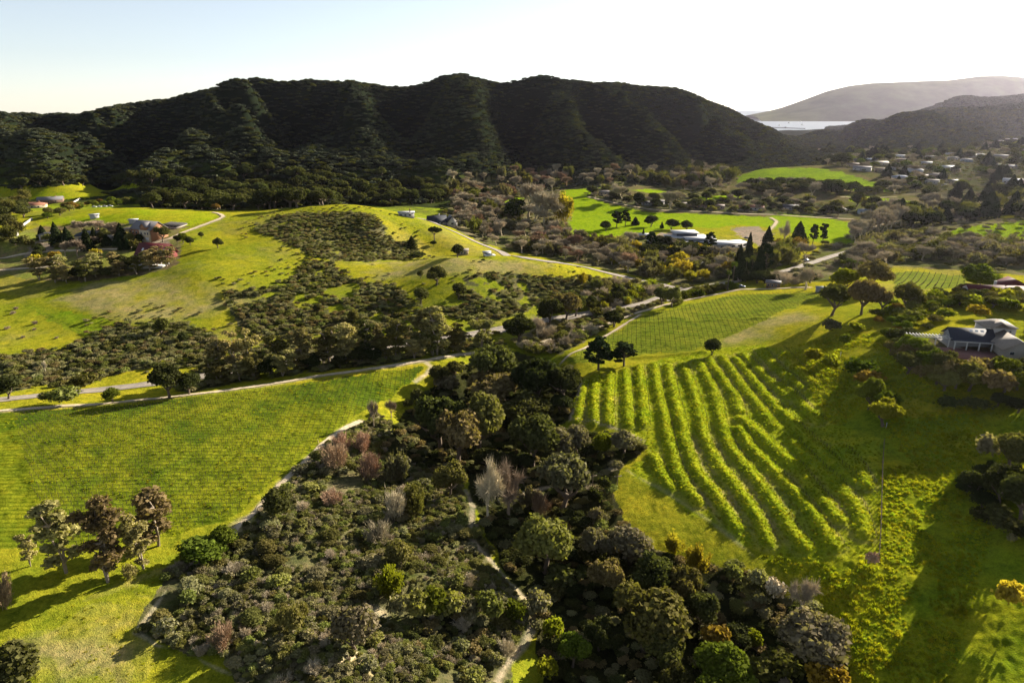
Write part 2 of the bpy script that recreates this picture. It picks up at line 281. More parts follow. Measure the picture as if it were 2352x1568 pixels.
BERMS = [
 [(1341,873),(1331,918),(1323,967)], [(1368,864),(1362,918),(1364,973)], [(1402,856),(1396,909),(1398,973)], [(1435,850),(1439,909),(1443,977)], [(1466,844),(1474,909),(1478,975)],
 [(1500,838),(1511,909),(1527,975),(1534,1010),(1548,1069),(1579,1128),(1602,1156)], [(1497,1046),(1516,1088),(1537,1123)],
 [(1533,840),(1546,909),(1562,967),(1570,1010),(1598,1081),(1637,1132),(1668,1179),(1689,1217)],
 [(1566,836),(1590,899),(1605,948),(1613,1000),(1649,1069),(1684,1111),(1715,1156),(1743,1198),(1762,1245)],
 [(1603,830),(1629,879),(1645,918),(1656,980),(1675,1029),(1708,1069),(1743,1111),(1780,1163),(1809,1210),(1848,1259)],
 [(1625,825),(1658,870),(1687,909),(1697,945)], [(1697,983),(1717,1022),(1750,1057),(1785,1093),(1825,1135),(1855,1170),(1888,1217),(1914,1257)],
 [(1658,819),(1678,850),(1707,889),(1745,938),(1777,979)], [(1760,1010),(1780,1034),(1825,1071),(1872,1128),(1907,1175),(1930,1198)],
 [(1689,823),(1730,873),(1770,923),(1799,951)], [(1817,1015),(1860,1060),(1911,1104),(1950,1150)], [(1705,814),(1739,848),(1786,892),(1814,914)], [(1746,804),(1786,848),(1836,889)],
 [(1879,1036),(1919,1071),(1954,1104)], [(1786,800),(1830,845),(1868,880)], [(1795,880),(1840,928),(1880,968)], [(1805,955),(1850,1005),(1890,1036)], [(1925,1030),(1965,1070),(1990,1115)], [(1700,960),(1745,1000),(1790,1040)], [(1955,1150),(1975,1190),(1985,1230)]]
ROADS = {
 'valley': [(-80,925),(120,905),(230,895),(330,883),(430,868),(520,856),(620,838),(740,822),(860,805),(1000,782),(1150,757),(1290,730),(1400,712),(1480,697),(1545,672),(1600,660),(1680,648),(1760,632),(1830,615),(1900,592),(1960,575),(2010,558)],
 'cross': [(930,492),(980,505),(1050,535),(1110,563),(1180,588),(1260,600),(1340,612),(1420,632),(1500,650),(1560,664)],
 'stub': [(1560,664),(1553,680),(1545,692)],
}
TRACKS = {
 'main': ([(-80,948),(60,940),(160,931),(240,926),(360,914),(480,901),(600,884),(700,868),(800,853),(900,840),(960,830),(1010,822),(1060,812),(1110,808)], 3.0),
 'loop': ([(975,828),(990,842),(980,858),(955,876)], 1.6),
 'creek': ([(1240,788),(1290,772),(1340,758),(1390,745),(1425,732),(1470,715),(1560,692),(1640,676),(1700,664),(1760,663),(1860,660)], 2.6),
 'edge': ([(830,968),(790,985),(745,1018),(700,1062),(650,1105),(610,1148),(585,1178),(550,1205),(520,1240)], 1.9),
 'trail': ([(1070,1125),(1086,1165),(1083,1200),(1080,1235),(1102,1262),(1130,1290),(1160,1325),(1190,1358),(1215,1390),(1228,1420),(1220,1450),(1200,1485),(1165,1520),(1140,1568)], 1.3),
 'trailr': ([(1190,1135),(1240,1122),(1300,1110),(1360,1095),(1400,1078),(1420,1072)], 1.6),
 'terrace': ([(1440,1080),(1470,1098),(1510,1118),(1560,1150),(1620,1190),(1690,1243),(1730,1275)], .8),
 'terrup': ([(1338,868),(1330,900),(1318,940),(1310,962),(1350,965),(1440,992),(1478,1012)], 1.2),
 'hilltop': ([(390,548),(430,530),(470,515),(500,505),(513,497),(505,491),(490,488)], 3.2),
 'estate': ([(-60,600),(20,590),(60,582),(120,577),(200,574),(280,572),(340,563),(395,547)], 3.4),
 'estate2': ([(-60,625),(40,618),(110,612)], 3.4), 'approach': [(0,0)],
 'rut1': ([(40,690),(80,712),(120,735),(160,755),(200,775)], 0.5), 'rut2': ([(48,688),(88,709),(128,732),(168,751),(208,772)], 0.5),
 'vine edge': ([(1290,832),(1310,812),(1350,795),(1400,765),(1470,722)], 1.8),
 'lane': ([(1960,540),(2010,520),(2060,505)], 3.0), 'school': ([(1770,500),(1785,508),(1775,522),(1760,535)], 3.5),
 'street': ([(1640,487),(1700,491),(1780,493),(1880,500),(1960,503)], 4.0), 'street2': ([(1350,452),(1420,468),(1500,482),(1640,487)], 3.0),
 'ridge lane': ([(1930,452),(1985,455),(2060,452)], 2.5),
}
del TRACKS['approach']
WL = {k: wline(v) for k, v in ROADS.items()}
WT = {k: (wline(v[0]), v[1]) for k, v in TRACKS.items()}
# ---- relief that belongs to the ground: planting banks, ruts, cut banks, lumps
JX = GX + 3.0 * fbm(GX / 5, GY / 5, 3) * np.clip(GY / 150, 1, 6); JY = GY + 3.0 * fbm(GX / 5, GY / 5, 9) * np.clip(GY / 150, 1, 6)
MASK = {k: inside(p, JX, JY) for k, p in POLY.items()}
BW = [wline(b, 5) for b in BERMS]
bd = np.full(GX.shape, 1e9)
for P in BW: bd = np.minimum(bd, linedist(P, GX, GY, 6))
wob = .85 + .5 * fbm(GX / 3, GY / 3, 21, 3)
berm = np.exp(-(bd / 1.6) ** 2) * 1.15 * wob
Zb = Z + berm
for pts, hh, ww in [([(1449,739),(1540,737),(1630,735),(1767,730)], .5, 1.2), ([(1458,822),(1540,815),(1617,806)], .7, 1.2), ([(900,1350),(960,1340),(1050,1345),(1130,1355)], 1.6, 4.0), ([(860,962),(880,985),(885,1020)], 1.5, 3)]:
    Zb = Zb + hh * np.exp(-(linedist(wline(pts), GX, GY, 20) / ww) ** 2)
near = np.clip((900 - GY) / 500, 0, 1)
Zb = Zb + near * (.7 * fbm(GX / 17, GY / 17, 31) + .22 * fbm(GX / 4.5, GY / 4.5, 33, 2))
wd = np.maximum(MASK['weedy'], np.maximum(MASK['terr'] * .7, 0)).astype(float)
fine = np.clip((330 - GY) / 100, 0, 1)
vm = np.maximum(MASK['vineL'], MASK['vineR']) * 1.0
Zb = Zb + vm * .34 * (vn(GX / 2.1 + 3, GY / 1.5, 44) - .5) * np.clip((420 - GY) / 60, 0, 1)
Zb = Zb + fine * (.16 * (vn(GX / 1.1, GY / 1.1, 41) - .5) + wd * (.55 * fbm(GX / 2.6, GY / 2.6, 43, 3) + .25 * (vn(GX / .9, GY / .9, 47) - .5)))
far = np.clip((GY - 950) / 250, 0, 1) * (GX / GY < .62)
Zb = Zb + far * (18 * fbm(GX / 120, GY / 150, 51, 4))
for P, w_ in WT.values(): pass
Z = Zb

# ------------------------------------------------------------------ materials
def new_mat(name):
    m = bpy.data.materials.new(name); m.use_nodes = True; nt = m.node_tree; nt.nodes.clear()
    out = nt.nodes.new('ShaderNodeOutputMaterial'); return m, nt, out
def N(nt, t, **kw):
    n = nt.nodes.new(t)
    for k, v in kw.items():
        if isinstance(k, str) and hasattr(n, k): setattr(n, k, v)
    return n
def mixc(nt, mode, fac, a, b):
    n = nt.nodes.new('ShaderNodeMix'); n.data_type = 'RGBA'; n.blend_type = mode
    for s, v in ((n.inputs[0], fac), (n.inputs[6], a), (n.inputs[7], b)):
        if hasattr(v, 'is_linked'): nt.links.new(v, s)
        elif isinstance(v, (int, float)): s.default_value = v
        else: s.default_value = (*v, 1)
    return n.outputs[2]
def ramp(nt, src, stops):
    r = nt.nodes.new('ShaderNodeValToRGB'); e = r.color_ramp.elements
    while len(e) < len(stops): e.new(.5)
    for q, (p, c) in zip(e, stops): q.position = p; q.color = (*c, 1) if not isinstance(c, (int, float)) else (c, c, c, 1)
    nt.links.new(src, r.inputs[0]); return r.outputs[0]
def noise(nt, scale, detail=3, rough=.6, vec=None):
    n = nt.nodes.new('ShaderNodeTexNoise'); n.inputs['Scale'].default_value = scale; n.inputs['Detail'].default_value = detail; n.inputs['Roughness'].default_value = rough
    if vec is not None: nt.links.new(vec, n.inputs['Vector'])
    return n
_pm = {}
def plain(name, col, rough=.8, var=.25, scale=1.5, spec=.2, bump=0.0, metal=0):
    col = tuple(q * .78 for q in col)
    if name in _pm: return _pm[name]
    m, nt, out = new_mat(name); b = N(nt, 'ShaderNodeBsdfPrincipled'); nt.links.new(b.outputs[0], out.inputs[0])
    tc = N(nt, 'ShaderNodeTexCoord'); nz = noise(nt, scale, 4, .65, tc.outputs['Object'])
    v = ramp(nt, nz.outputs[0], [(.25, 1 - var), (.75, 1 + var * .6)])
    nt.links.new(mixc(nt, 'MULTIPLY', 1.0, col, v), b.inputs['Base Color'])
    b.inputs['Roughness'].default_value = rough; b.inputs['Specular IOR Level'].default_value = spec; b.inputs['Metallic'].default_value = metal
    if bump:
        bp = N(nt, 'ShaderNodeBump'); bp.inputs['Distance'].default_value = bump; nt.links.new(nz.outputs[0], bp.inputs['Height']); nt.links.new(bp.outputs[0], b.inputs['Normal'])
    _pm[name] = m; return m
def leaf_mat(name, col, trans=.28, hue=.03, val=.35):
    m, nt, out = new_mat(name)
    oi = N(nt, 'ShaderNodeObjectInfo'); ge = N(nt, 'ShaderNodeNewGeometry')
    hs = N(nt, 'ShaderNodeHueSaturation'); hs.inputs['Color'].default_value = (*[q * .86 for q in col], 1)
    a = N(nt, 'ShaderNodeMapRange'); a.inputs['To Min'].default_value = .5 - hue; a.inputs['To Max'].default_value = .5 + hue; nt.links.new(oi.outputs['Random'], a.inputs[0]); nt.links.new(a.outputs[0], hs.inputs['Hue'])
    b = N(nt, 'ShaderNodeMath', operation='MULTIPLY'); b.inputs[1].default_value = 7.31; nt.links.new(oi.outputs['Random'], b.inputs[0])
    f = N(nt, 'ShaderNodeMath', operation='FRACT'); nt.links.new(b.outputs[0], f.inputs[0])
    s = N(nt, 'ShaderNodeMath', operation='ADD'); nt.links.new(f.outputs[0], s.inputs[0]); nt.links.new(ge.outputs['Random Per Island'], s.inputs[1])
    c = N(nt, 'ShaderNodeMapRange'); c.inputs['From Max'].default_value = 2.0; c.inputs['To Min'].default_value = 1 - val * 1.2; c.inputs['To Max'].default_value = 1 + val * 1.3; nt.links.new(s.outputs[0], c.inputs[0]); nw = noise(nt, .075, 3, .6, ge.outputs['Position']); mr = N(nt, 'ShaderNodeMapRange'); mr.inputs['From Min'].default_value = .3; mr.inputs['From Max'].default_value = .7; mr.inputs['To Min'].default_value = .68; mr.inputs['To Max'].default_value = 1.32; nt.links.new(nw.outputs[0], mr.inputs[0])
    mm = N(nt, 'ShaderNodeMath', operation='MULTIPLY'); nt.links.new(c.outputs[0], mm.inputs[0]); nt.links.new(mr.outputs[0], mm.inputs[1]); nt.links.new(mm.outputs[0], hs.inputs['Value'])
    d = N(nt, 'ShaderNodeBsdfDiffuse'); t = N(nt, 'ShaderNodeBsdfTranslucent'); nt.links.new(hs.outputs[0], d.inputs[0])
    tc = mixc(nt, 'MULTIPLY', 1.0, hs.outputs[0], (1.5, 1.6, .6)); nt.links.new(tc, t.inputs[0])
    mx = N(nt, 'ShaderNodeMixShader'); mx.inputs[0].default_value = trans; nt.links.new(d.outputs[0], mx.inputs[1]); nt.links.new(t.outputs[0], mx.inputs[2]); nt.links.new(mx.outputs[0], out.inputs[0])
    return m
LEAF = {'oak': (.082, .084, .028), 'darkoak': (.048, .052, .019), 'olive': (.135, .125, .038), 'grey': (.17, .15, .085), 'lime': (.21, .21, .02), 'yellow': (.30, .23, .03), 'brown': (.20, .15, .068),
        'green': (.115, .135, .018), 'sage': (.225, .205, .10), 'sagegreen': (.19, .195, .055), 'twig': (.48, .40, .27), 'twigred': (.38, .25, .155), 'pale': (.36, .28, .19), 'conifer': (.026, .036, .013), 'euc': (.27, .23, .09), 'orange': (.24, .15, .035), 'grass': (.22, .25, .018), 'weed': (.29, .28, .016), 'hilloak': (.066, .074, .042)}
LM = {k: leaf_mat(k + '_foliage', c, hue=.008 if k in ('twig', 'twigred', 'pale', 'brown', 'orange') else .022, trans=.0 if k in ('twig', 'twigred', 'pale', 'hilloak', 'conifer') else (.4 if k in ('grass', 'weed', 'lime', 'yellow') else .25)) for k, c in LEAF.items()}
bark = plain('bark', (.16, .12, .085), .95, .35, 4, bump=.02); palebark = plain('pale_bark', (.34, .27, .20), .9, .35, 3)

# ---- ground colours (cover of each patch of land), as a colour attribute
def C3(c): return np.array(c, float)
base = np.zeros(GX.shape + (3,)); n1 = fbm(GX / 30, GY / 30, 61, 4) ; n2 = fbm(GX / 7, GY / 7, 67, 3); n3 = vn(GX / 1.3, GY / 1.3, 71) - .5
def lay(mask, c, c2=None, nn=None, k=1.6):
    if c2 is None: base[mask] = C3(c); return
    t = np.clip(.5 + k * nn, 0, 1)[..., None]; col = C3(c) * (1 - t) + C3(c2) * t; base[mask] = col[mask]
ALL = np.ones(GX.shape, bool)
YEL, GRN, LUSH, DRY = (.36, .32, .022), (.22, .25, .018), (.25, .34, .010), (.34, .28, .12)
lay(ALL, YEL, GRN, n1 + .5 * n2)
tt_ = np.clip(2.2 * (fbm(GX / 45, GY / 45, 88, 4) + .35 * n2) - .16, 0, .42)[..., None] * np.clip((GY - 230) / 60, 0, 1)[..., None]; base[:] = base * (1 - tt_) + C3((.27, .21, .09)) * tt_
lay(GY > 620, (.10, .11, .035), (.17, .13, .07), n1 + n2, 1.5)
lay((GY > 560) & (GX < 60) & (GY < 1000), (.26, .32, .02), (.14, .16, .03), n1 + n2, 2)
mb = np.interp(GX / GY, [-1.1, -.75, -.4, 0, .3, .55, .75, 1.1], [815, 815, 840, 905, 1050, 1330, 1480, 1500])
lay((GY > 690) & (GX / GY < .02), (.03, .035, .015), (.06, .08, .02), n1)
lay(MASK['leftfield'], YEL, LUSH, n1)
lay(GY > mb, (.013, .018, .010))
lay(MASK['farm'], (.24, .26, .05), (.20, .15, .09), n2 + n1)
lay(MASK['hillgrass'], YEL, LUSH, n1)
for k in ('dry1', 'dry2', 'dry3', 'dry4', 'hilltan'):
    sm_ = sum(inside(POLY[k], GX + 22 * fbm(GX / 14, GY / 14, 200 + i), GY + 22 * fbm(GX / 14, GY / 14, 300 + i)).astype(float) for i in range(5)) / 5; t = (np.clip(.5 + 1.5 * (n2 + n1), 0, .9) * sm_)[..., None]; base[:] = base * (1 - t) + C3(DRY) * t
lay(MASK['dark1'], (.19, .28, .014), GRN, n2)
lay(MASK['vineL'], (.10, .15, .012), (.22, .24, .015), n2 + n1, 2.2)
lay(MASK['vineR'], (.19, .235, .022), (.26, .28, .028), n2 + n1, 2.2)
lay(MASK['weedy'], (.19, .25, .013), (.29, .29, .014), n2 + n1, 2.0)
lay(MASK['terr'], (.24, .30, .014), (.33, .35, .018), n2)
gut = np.exp(-((bd - 2.6) / .7) ** 2) * MASK['terr'] * np.clip(.3 + 2 * n1 + n2, 0, .8); base[:] = base * (1 - gut[..., None]) + C3((.33, .26, .12)) * gut[..., None]
for k in ('sc1', 'sc2', 'sc3', 'sc4', 'sc5', 'sc6'): lay(MASK[k] & (n2 + n1 * .7 < (.9 if k == 'sc1' else .24 if k in ('sc2', 'sc3') else .12)), (.09, .10, .03), (.17, .15, .08), n2 + n3 * .4)
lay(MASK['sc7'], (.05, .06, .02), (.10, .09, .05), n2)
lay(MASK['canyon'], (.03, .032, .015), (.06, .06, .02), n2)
lay(MASK['pit_shade'], (.04, .04, .02))  # shade of the hollow, put into the ground colour
for k in ('rip', 'rip2', 'rip3'): lay(MASK[k], (.12, .13, .04), (.22, .18, .11), n2 + n1)
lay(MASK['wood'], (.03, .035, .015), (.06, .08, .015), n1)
lay(MASK['village'], (.07, .08, .03), (.14, .12, .08), n2 + n1)
lay(MASK['gardens'], (.07, .09, .03), (.14, .12, .08), n2)
for k in ('field1', 'field2', 'field3', 'field4', 'field5', 'field6', 'field7'): lay(MASK[k], LUSH, (.22, .32, .012), n2 + n1, 1.5)
lay(MASK['field3'], (.24, .34, .02), (.16, .24, .02), n2 + n1, 2)
lay(MASK['vineM'], (.13, .17, .03), (.20, .22, .03), n2)
lay(MASK['sand'], (.62, .52, .36), (.40, .34, .18), n2 + n3 * .5, 2)
for k in ('lot1', 'lot2', 'lot3', 'drive', 'drive2'): lay(MASK[k], (.38, .30, .24), (.30, .24, .19), n2)
lay(MASK['patio'], (.16, .11, .08), (.10, .12, .03), n2, 2)
for k, (P, w_) in WT.items():       # worn ground along the tracks
    d = linedist(P, GX, GY, 8); t = np.clip(1.25 - (d + .9 * n2 + .5 * n3) / (w_ * .62), 0, 1)[..., None] * .9
    t = t * (.45 if k == 'terrace' else 1); base[:] = base * (1 - t) + C3((.60, .50, .34) if k in ('main', 'loop', 'creek', 'edge') else (.42, .35, .25) if not k.startswith('rut') else (.12, .16, .02)) * t
d = linedist(wline([(560,1200),(500,1250),(440,1290)]), GX, GY, 8); t = np.clip(1.3 - (d + n2) / 2.5, 0, .8)[..., None]; base[:] = base * (1 - t) + C3((.45, .38, .22)) * t
d = linedist(wline([(395,1335),(350,1400),(315,1450),(360,1480),(440,1498),(470,1520),(560,1560)]), GX, GY, 5); t = np.clip(1.0 - (d + 1.4 * n2 + 1.2 * n1) / .6, 0, .8)[..., None]; base[:] = base * (1 - t) + C3((.50, .43, .28)) * t
for P in [hit([860,420+0,760,870], [1410,1440,1500,1255])]:
    for q in P[[0, 3]]:
        d = np.hypot(GX - q[0], GY - q[1]); t = np.clip(1.4 - (d + 3 * n2) / 2.2, 0, .9)[..., None]; base[:] = base * (1 - t) + C3((.55, .47, .32)) * t
base = np.clip(base * .79, .004, .6)

def grid_mesh(name, sel_rows, mat):
    r0, r1 = sel_rows; nw = r1 - r0
    vv = np.stack([GX[r0:r1], GY[r0:r1], Z[r0:r1]], -1).reshape(-1, 3); idx = np.arange(nw * NU).reshape(nw, NU)
    f = np.stack([idx[:-1, :-1], idx[:-1, 1:], idx[1:, 1:], idx[1:, :-1]], -1).reshape(-1, 4)
    me = bpy.data.meshes.new(name); me.vertices.add(len(vv)); me.vertices.foreach_set('co', vv.ravel().astype(np.float32))
    me.loops.add(f.size); me.loops.foreach_set('vertex_index', f.ravel().astype(np.int32)); me.polygons.add(len(f)); me.polygons.foreach_set('loop_start', np.arange(0, f.size, 4, dtype=np.int32))
    me.update(); me.shade_smooth()
    at = me.color_attributes.new('cover', 'FLOAT_COLOR', 'POINT'); at.data.foreach_set('color', np.c_[base[r0:r1].reshape(-1, 3), np.ones(len(vv))].ravel().astype(np.float32))
    at = me.color_attributes.new('planted', 'FLOAT_COLOR', 'POINT'); zz = np.zeros((len(vv), 4), np.float32); zz[:, 0] = MASK['vineL'][r0:r1].ravel(); zz[:, 1] = MASK['vineR'][r0:r1].ravel(); at.data.foreach_set('color', zz.ravel())
    me.materials.append(mat); o = bpy.data.objects.new(name, me); COL.objects.link(o); o['kind'] = 'structure'; return o
gm, nt, out = new_mat('land'); ca = N(nt, 'ShaderNodeVertexColor', layer_name='cover'); tc = N(nt, 'ShaderNodeTexCoord')
a = noise(nt, .9, 4, .7, tc.outputs['Object']); b = noise(nt, 3.5, 3, .7, tc.outputs['Object']); c = noise(nt, .08, 4, .6, tc.outputs['Object'])
col = mixc(nt, 'MULTIPLY', 1.0, ca.outputs[0], ramp(nt, a.outputs[0], [(.3, (.62, .70, .65)), (.7, (1.3, 1.22, 1.2))]))
col = mixc(nt, 'MULTIPLY', 1.0, col, ramp(nt, b.outputs[0], [(.3, .72), (.7, 1.22)]))
col = mixc(nt, 'MULTIPLY', 1.0, col, ramp(nt, c.outputs[0], [(.3, (.88, .95, .9)), (.7, (1.08, 1.03, 1.0))]))
pv = N(nt, 'ShaderNodeVertexColor', layer_name='planted'); sp = N(nt, 'ShaderNodeSeparateColor'); nt.links.new(pv.outputs[0], sp.inputs[0])
for ch, (q1, q2, per) in enumerate([((100, 1060), (520, 1050), 1.85), ((1560, 750), (1700, 742), 2.3)]):
    g1, g2 = hit(*q1)[0], hit(*q2)[0]; dd_ = (g2 - g1)[:2]; dd_ /= np.hypot(*dd_); k_ = 2 * math.pi / per
    dp = N(nt, 'ShaderNodeVectorMath', operation='DOT_PRODUCT'); nt.links.new(tc.outputs['Object'], dp.inputs[0]); dp.inputs[1].default_value = (-dd_[1] * k_, dd_[0] * k_, 0)
    ws = N(nt, 'ShaderNodeMath', operation='MULTIPLY_ADD'); nt.links.new(b.outputs[0], ws.inputs[0]); ws.inputs[1].default_value = 2.5; nt.links.new(dp.outputs['Value'], ws.inputs[2])
    sn = N(nt, 'ShaderNodeMath', operation='SINE'); nt.links.new(ws.outputs[0], sn.inputs[0]); mrr = N(nt, 'ShaderNodeMapRange'); mrr.inputs['From Min'].default_value = -.1; nt.links.new(sn.outputs[0], mrr.inputs[0])
    mu = N(nt, 'ShaderNodeMath', operation='MULTIPLY'); nt.links.new(mrr.outputs[0], mu.inputs[0]); nt.links.new(sp.outputs[ch], mu.inputs[1])
    col = mixc(nt, 'MULTIPLY', mu.outputs[0], col, (.62, .66, .60))
e_ = noise(nt, .28, 5, .72, tc.outputs['Object']); col = mixc(nt, 'MULTIPLY', 1.0, col, ramp(nt, e_.outputs[0], [(.34, (.60, .66, .62)), (.5, (1, 1, 1)), (.68, (1.22, 1.12, 1.05))]))
bs = N(nt, 'ShaderNodeBsdfDiffuse'); nt.links.new(col, bs.inputs[0]); ad = N(nt, 'ShaderNodeMath', operation='ADD'); nt.links.new(a.outputs[0], ad.inputs[0]); nt.links.new(b.outputs[0], ad.inputs[1])
bp = N(nt, 'ShaderNodeBump'); bp.inputs['Strength'].default_value = .8; bp.inputs['Distance'].default_value = .28; nt.links.new(ad.outputs[0], bp.inputs['Height']); nt.links.new(bp.outputs[0], bs.inputs['Normal']); nt.links.new(bs.outputs[0], out.inputs[0])
RS = int(np.searchsorted(WG, math.log(905)))
grid_mesh('ground', (0, RS + 1), gm); grid_mesh('hills', (RS, NW), gm)
V = []; F = []
for sgn, col_ in ((-1, 0), (1, NU - 1)):
    o_ = len(V); rows_ = range(0, NW, 20)
    for j in rows_: x, y, z = GX[j, col_], GY[j, col_], Z[j, col_]; V += [(x, y, z), (x + sgn * (y * .5 + 60), y - 10, z - 3), (x + sgn * (y * 1.5 + 400), y - 30, z - 8)]
    for i in range(len(rows_) - 1):
        for k in range(2): q = o_ + i * 3 + k; F.append((q, q + 1, q + 4, q + 3) if sgn > 0 else (q, q + 3, q + 4, q + 1))
o_ = len(V)
for i in range(0, NU, 40): V += [(GX[0, i], GY[0, i], Z[0, i]), (GX[0, i] * 3, -60, Z[0, i] - 4)]
for i in range(len(range(0, NU, 40)) - 1): F.append((o_ + 2*i, o_ + 2*i + 1, o_ + 2*i + 3, o_ + 2*i + 2))
me = bpy.data.meshes.new('ground'); me.from_pydata([tuple(map(float, v)) for v in V], [], F); me.update(); ca_ = me.color_attributes.new('cover', 'FLOAT_COLOR', 'POINT'); ca_.data.foreach_set('color', np.tile([.20, .22, .02, 1], len(V)).astype(np.float32)); me.materials.append(gm); o = bpy.data.objects.new('ground', me); COL.objects.link(o); o['kind'] = 'structure'
# sea and headland
def raw_mesh(name, V, F, mat, smooth=False):
    me = bpy.data.meshes.new(name); me.from_pydata([tuple(map(float, v)) for v in V], [], [tuple(map(int, f)) for f in F]); me.update()
    for m in (mat if isinstance(mat, (list, tuple)) else [mat]): me.materials.append(m)
    if smooth: me.shade_smooth()
    return me
def link(name, me, parent=None):
    o = bpy.data.objects.new(name, me); COL.objects.link(o)
    if parent is not None: o.parent = parent
    return o
sm, nt, out = new_mat('sea_water'); b = N(nt, 'ShaderNodeBsdfPrincipled'); b.inputs['Base Color'].default_value = (.10, .13, .16, 1); b.inputs['Roughness'].default_value = .5; b.inputs['IOR'].default_value = 1.33
nz = noise(nt, .02, 5, .6, N(nt, 'ShaderNodeTexCoord').outputs['Object']); bp = N(nt, 'ShaderNodeBump'); bp.inputs['Distance'].default_value = 1.5; nt.links.new(nz.outputs[0], bp.inputs['Height']); nt.links.new(bp.outputs[0], b.inputs['Normal']); nt.links.new(b.outputs[0], out.inputs[0])
o = link('sea', raw_mesh('sea', [(300, 2600, 0), (40000, 2600, 0), (40000, 45000, 0), (300, 45000, 0)], [(0, 1, 2, 3)], sm)); o['kind'] = 'structure'
hx = np.array([1722, 1735, 1770, 1800, 1850, 1900, 1950, 2000, 2100, 2180, 2250, 2300, 2352, 2500, 2700]); hy = np.array([264, 261, 254, 246, 228, 209, 197, 191, 187, 184, 175, 174, 178, 172, 165])
us = np.linspace(1722, 2700, 140); top = at_y(us, np.interp(us, hx, hy), 8200.0)
V = []; F = []; R = 40
for i, u in enumerate(us):
    for j in range(R):
        t = j / (R - 1.0); yy = 7150 + 1900 * t; prof = math.sin(min(t / .55, 1) * math.pi / 2) ** .9 if t < .55 else math.cos((t - .55) / .45 * math.pi / 2) ** .7
        zt = max(top[2][i], 4); x = top[0][i] * (yy / 8200) ** .6
        V.append((x, yy, -6 + (zt + 6) * prof * (1 + .30 * (1 - abs(2 * prof - 1)) * float(fbm(np.array([x / 420]), np.array([yy / 700]), 5, 4)[0]))))
for i in range(len(us) - 1):
    for j in range(R - 1): F.append((i * R + j, (i + 1) * R + j, (i + 1) * R + j + 1, i * R + j + 1))
o = link('headland', raw_mesh('headland', V, F, plain('headland_scrub', (.10, .11, .05), 1, .5, .004, 0), True)); o['kind'] = 'structure'

# roads and tracks: thin sheets laid on the land
def ribbon(name, P, width, mat, jag=0.0, lift=.0):
    L = smooth_line(P, 1.2); d = np.gradient(L, axis=0); d /= np.maximum(np.hypot(d[:, 0], d[:, 1]), 1e-6)[:, None]; nrm = np.c_[-d[:, 1], d[:, 0]]
    V = []; F = []; m = 5; s = np.arange(len(L)) * 1.2
    wl_ = 1 + jag * fbm(s / 3, s * 0, 5); wr_ = 1 + jag * fbm(s / 3, s * 0 + 9, 8)
    for k in range(m):
        t = k / (m - 1) * 2 - 1; q = L + nrm * (t * width / 2 * np.where(t < 0, wl_, wr_))[:, None]
        V.append(np.c_[q, H(q[:, 0], q[:, 1]) + .05 + q[:, 1] * .0007 + lift - .03 * abs(t)])
    V = np.stack(V, 1).reshape(-1, 3)
    for i in range(len(L) - 1):
        for k in range(m - 1): F.append((i * m + k, i * m + k + 1, (i + 1) * m + k + 1, (i + 1) * m + k))
    o = link(name, raw_mesh(name, V, F, mat, True)); o['kind'] = 'structure'; return L
asph = plain('asphalt', (.32, .275, .23), .95, .3, .6, .1); dirt = plain('dirt', (.62, .51, .35), 1, .35, .7, 0, .03)
paint = plain('road_paint', (.7, .62, .4), .9, .3, 3)
for k, P in WL.items():
    wd_ = {'valley': 6.2, 'cross': 7.0, 'stub': 7}[k]; L = ribbon('road', P, wd_, asph)
    if k == 'valley': ribbon('lane_marking', P, .35, paint, 0, .02)
for k, (P, w_) in WT.items():
    if w_ < 1.7: continue
    ribbon('dirt_track' if w_ > 2 else 'path', P, w_ * .8, dirt if w_ > 1.7 else plain('trail_dirt', (.40, .34, .24), 1, .35, .9, 0), .9)

# ------------------------------------------------------------------ vegetation prototypes (unit radius, unit height)
def rnd(n, k=3): return RNG.normal(size=(n, k))
def unit(v): return v / np.maximum(np.linalg.norm(v, axis=-1, keepdims=True), 1e-9)
def ico():
    t = (1 + 5 ** .5) / 2
    v = unit(np.array([(-1,t,0),(1,t,0),(-1,-t,0),(1,-t,0),(0,-1,t),(0,1,t),(0,-1,-t),(0,1,-t),(t,0,-1),(t,0,1),(-t,0,-1),(-t,0,1)], float))
    f = np.array([(0,11,5),(0,5,1),(0,1,7),(0,7,10),(0,10,11),(1,5,9),(5,11,4),(11,10,2),(10,7,6),(7,1,8),(3,9,4),(3,4,2),(3,2,6),(3,6,8),(3,8,9),(4,9,5),(2,4,11),(6,2,10),(8,6,7),(9,8,1)])
    return v, f
def ico2():
    v, f = ico(); v = list(map(tuple, v)); idx = {}; nf = []
    def mid(a, b):
        k = (min(a, b), max(a, b))
        if k not in idx: m = unit(np.array(v[a]) + np.array(v[b])); idx[k] = len(v); v.append(tuple(m))
        return idx[k]
    for a, b, c in f:
        x, y, z = mid(a, b), mid(b, c), mid(c, a); nf += [(a, x, z), (b, y, x), (c, z, y), (x, y, z)]
    return np.array(v), np.array(nf)
IV, IF = ico2()
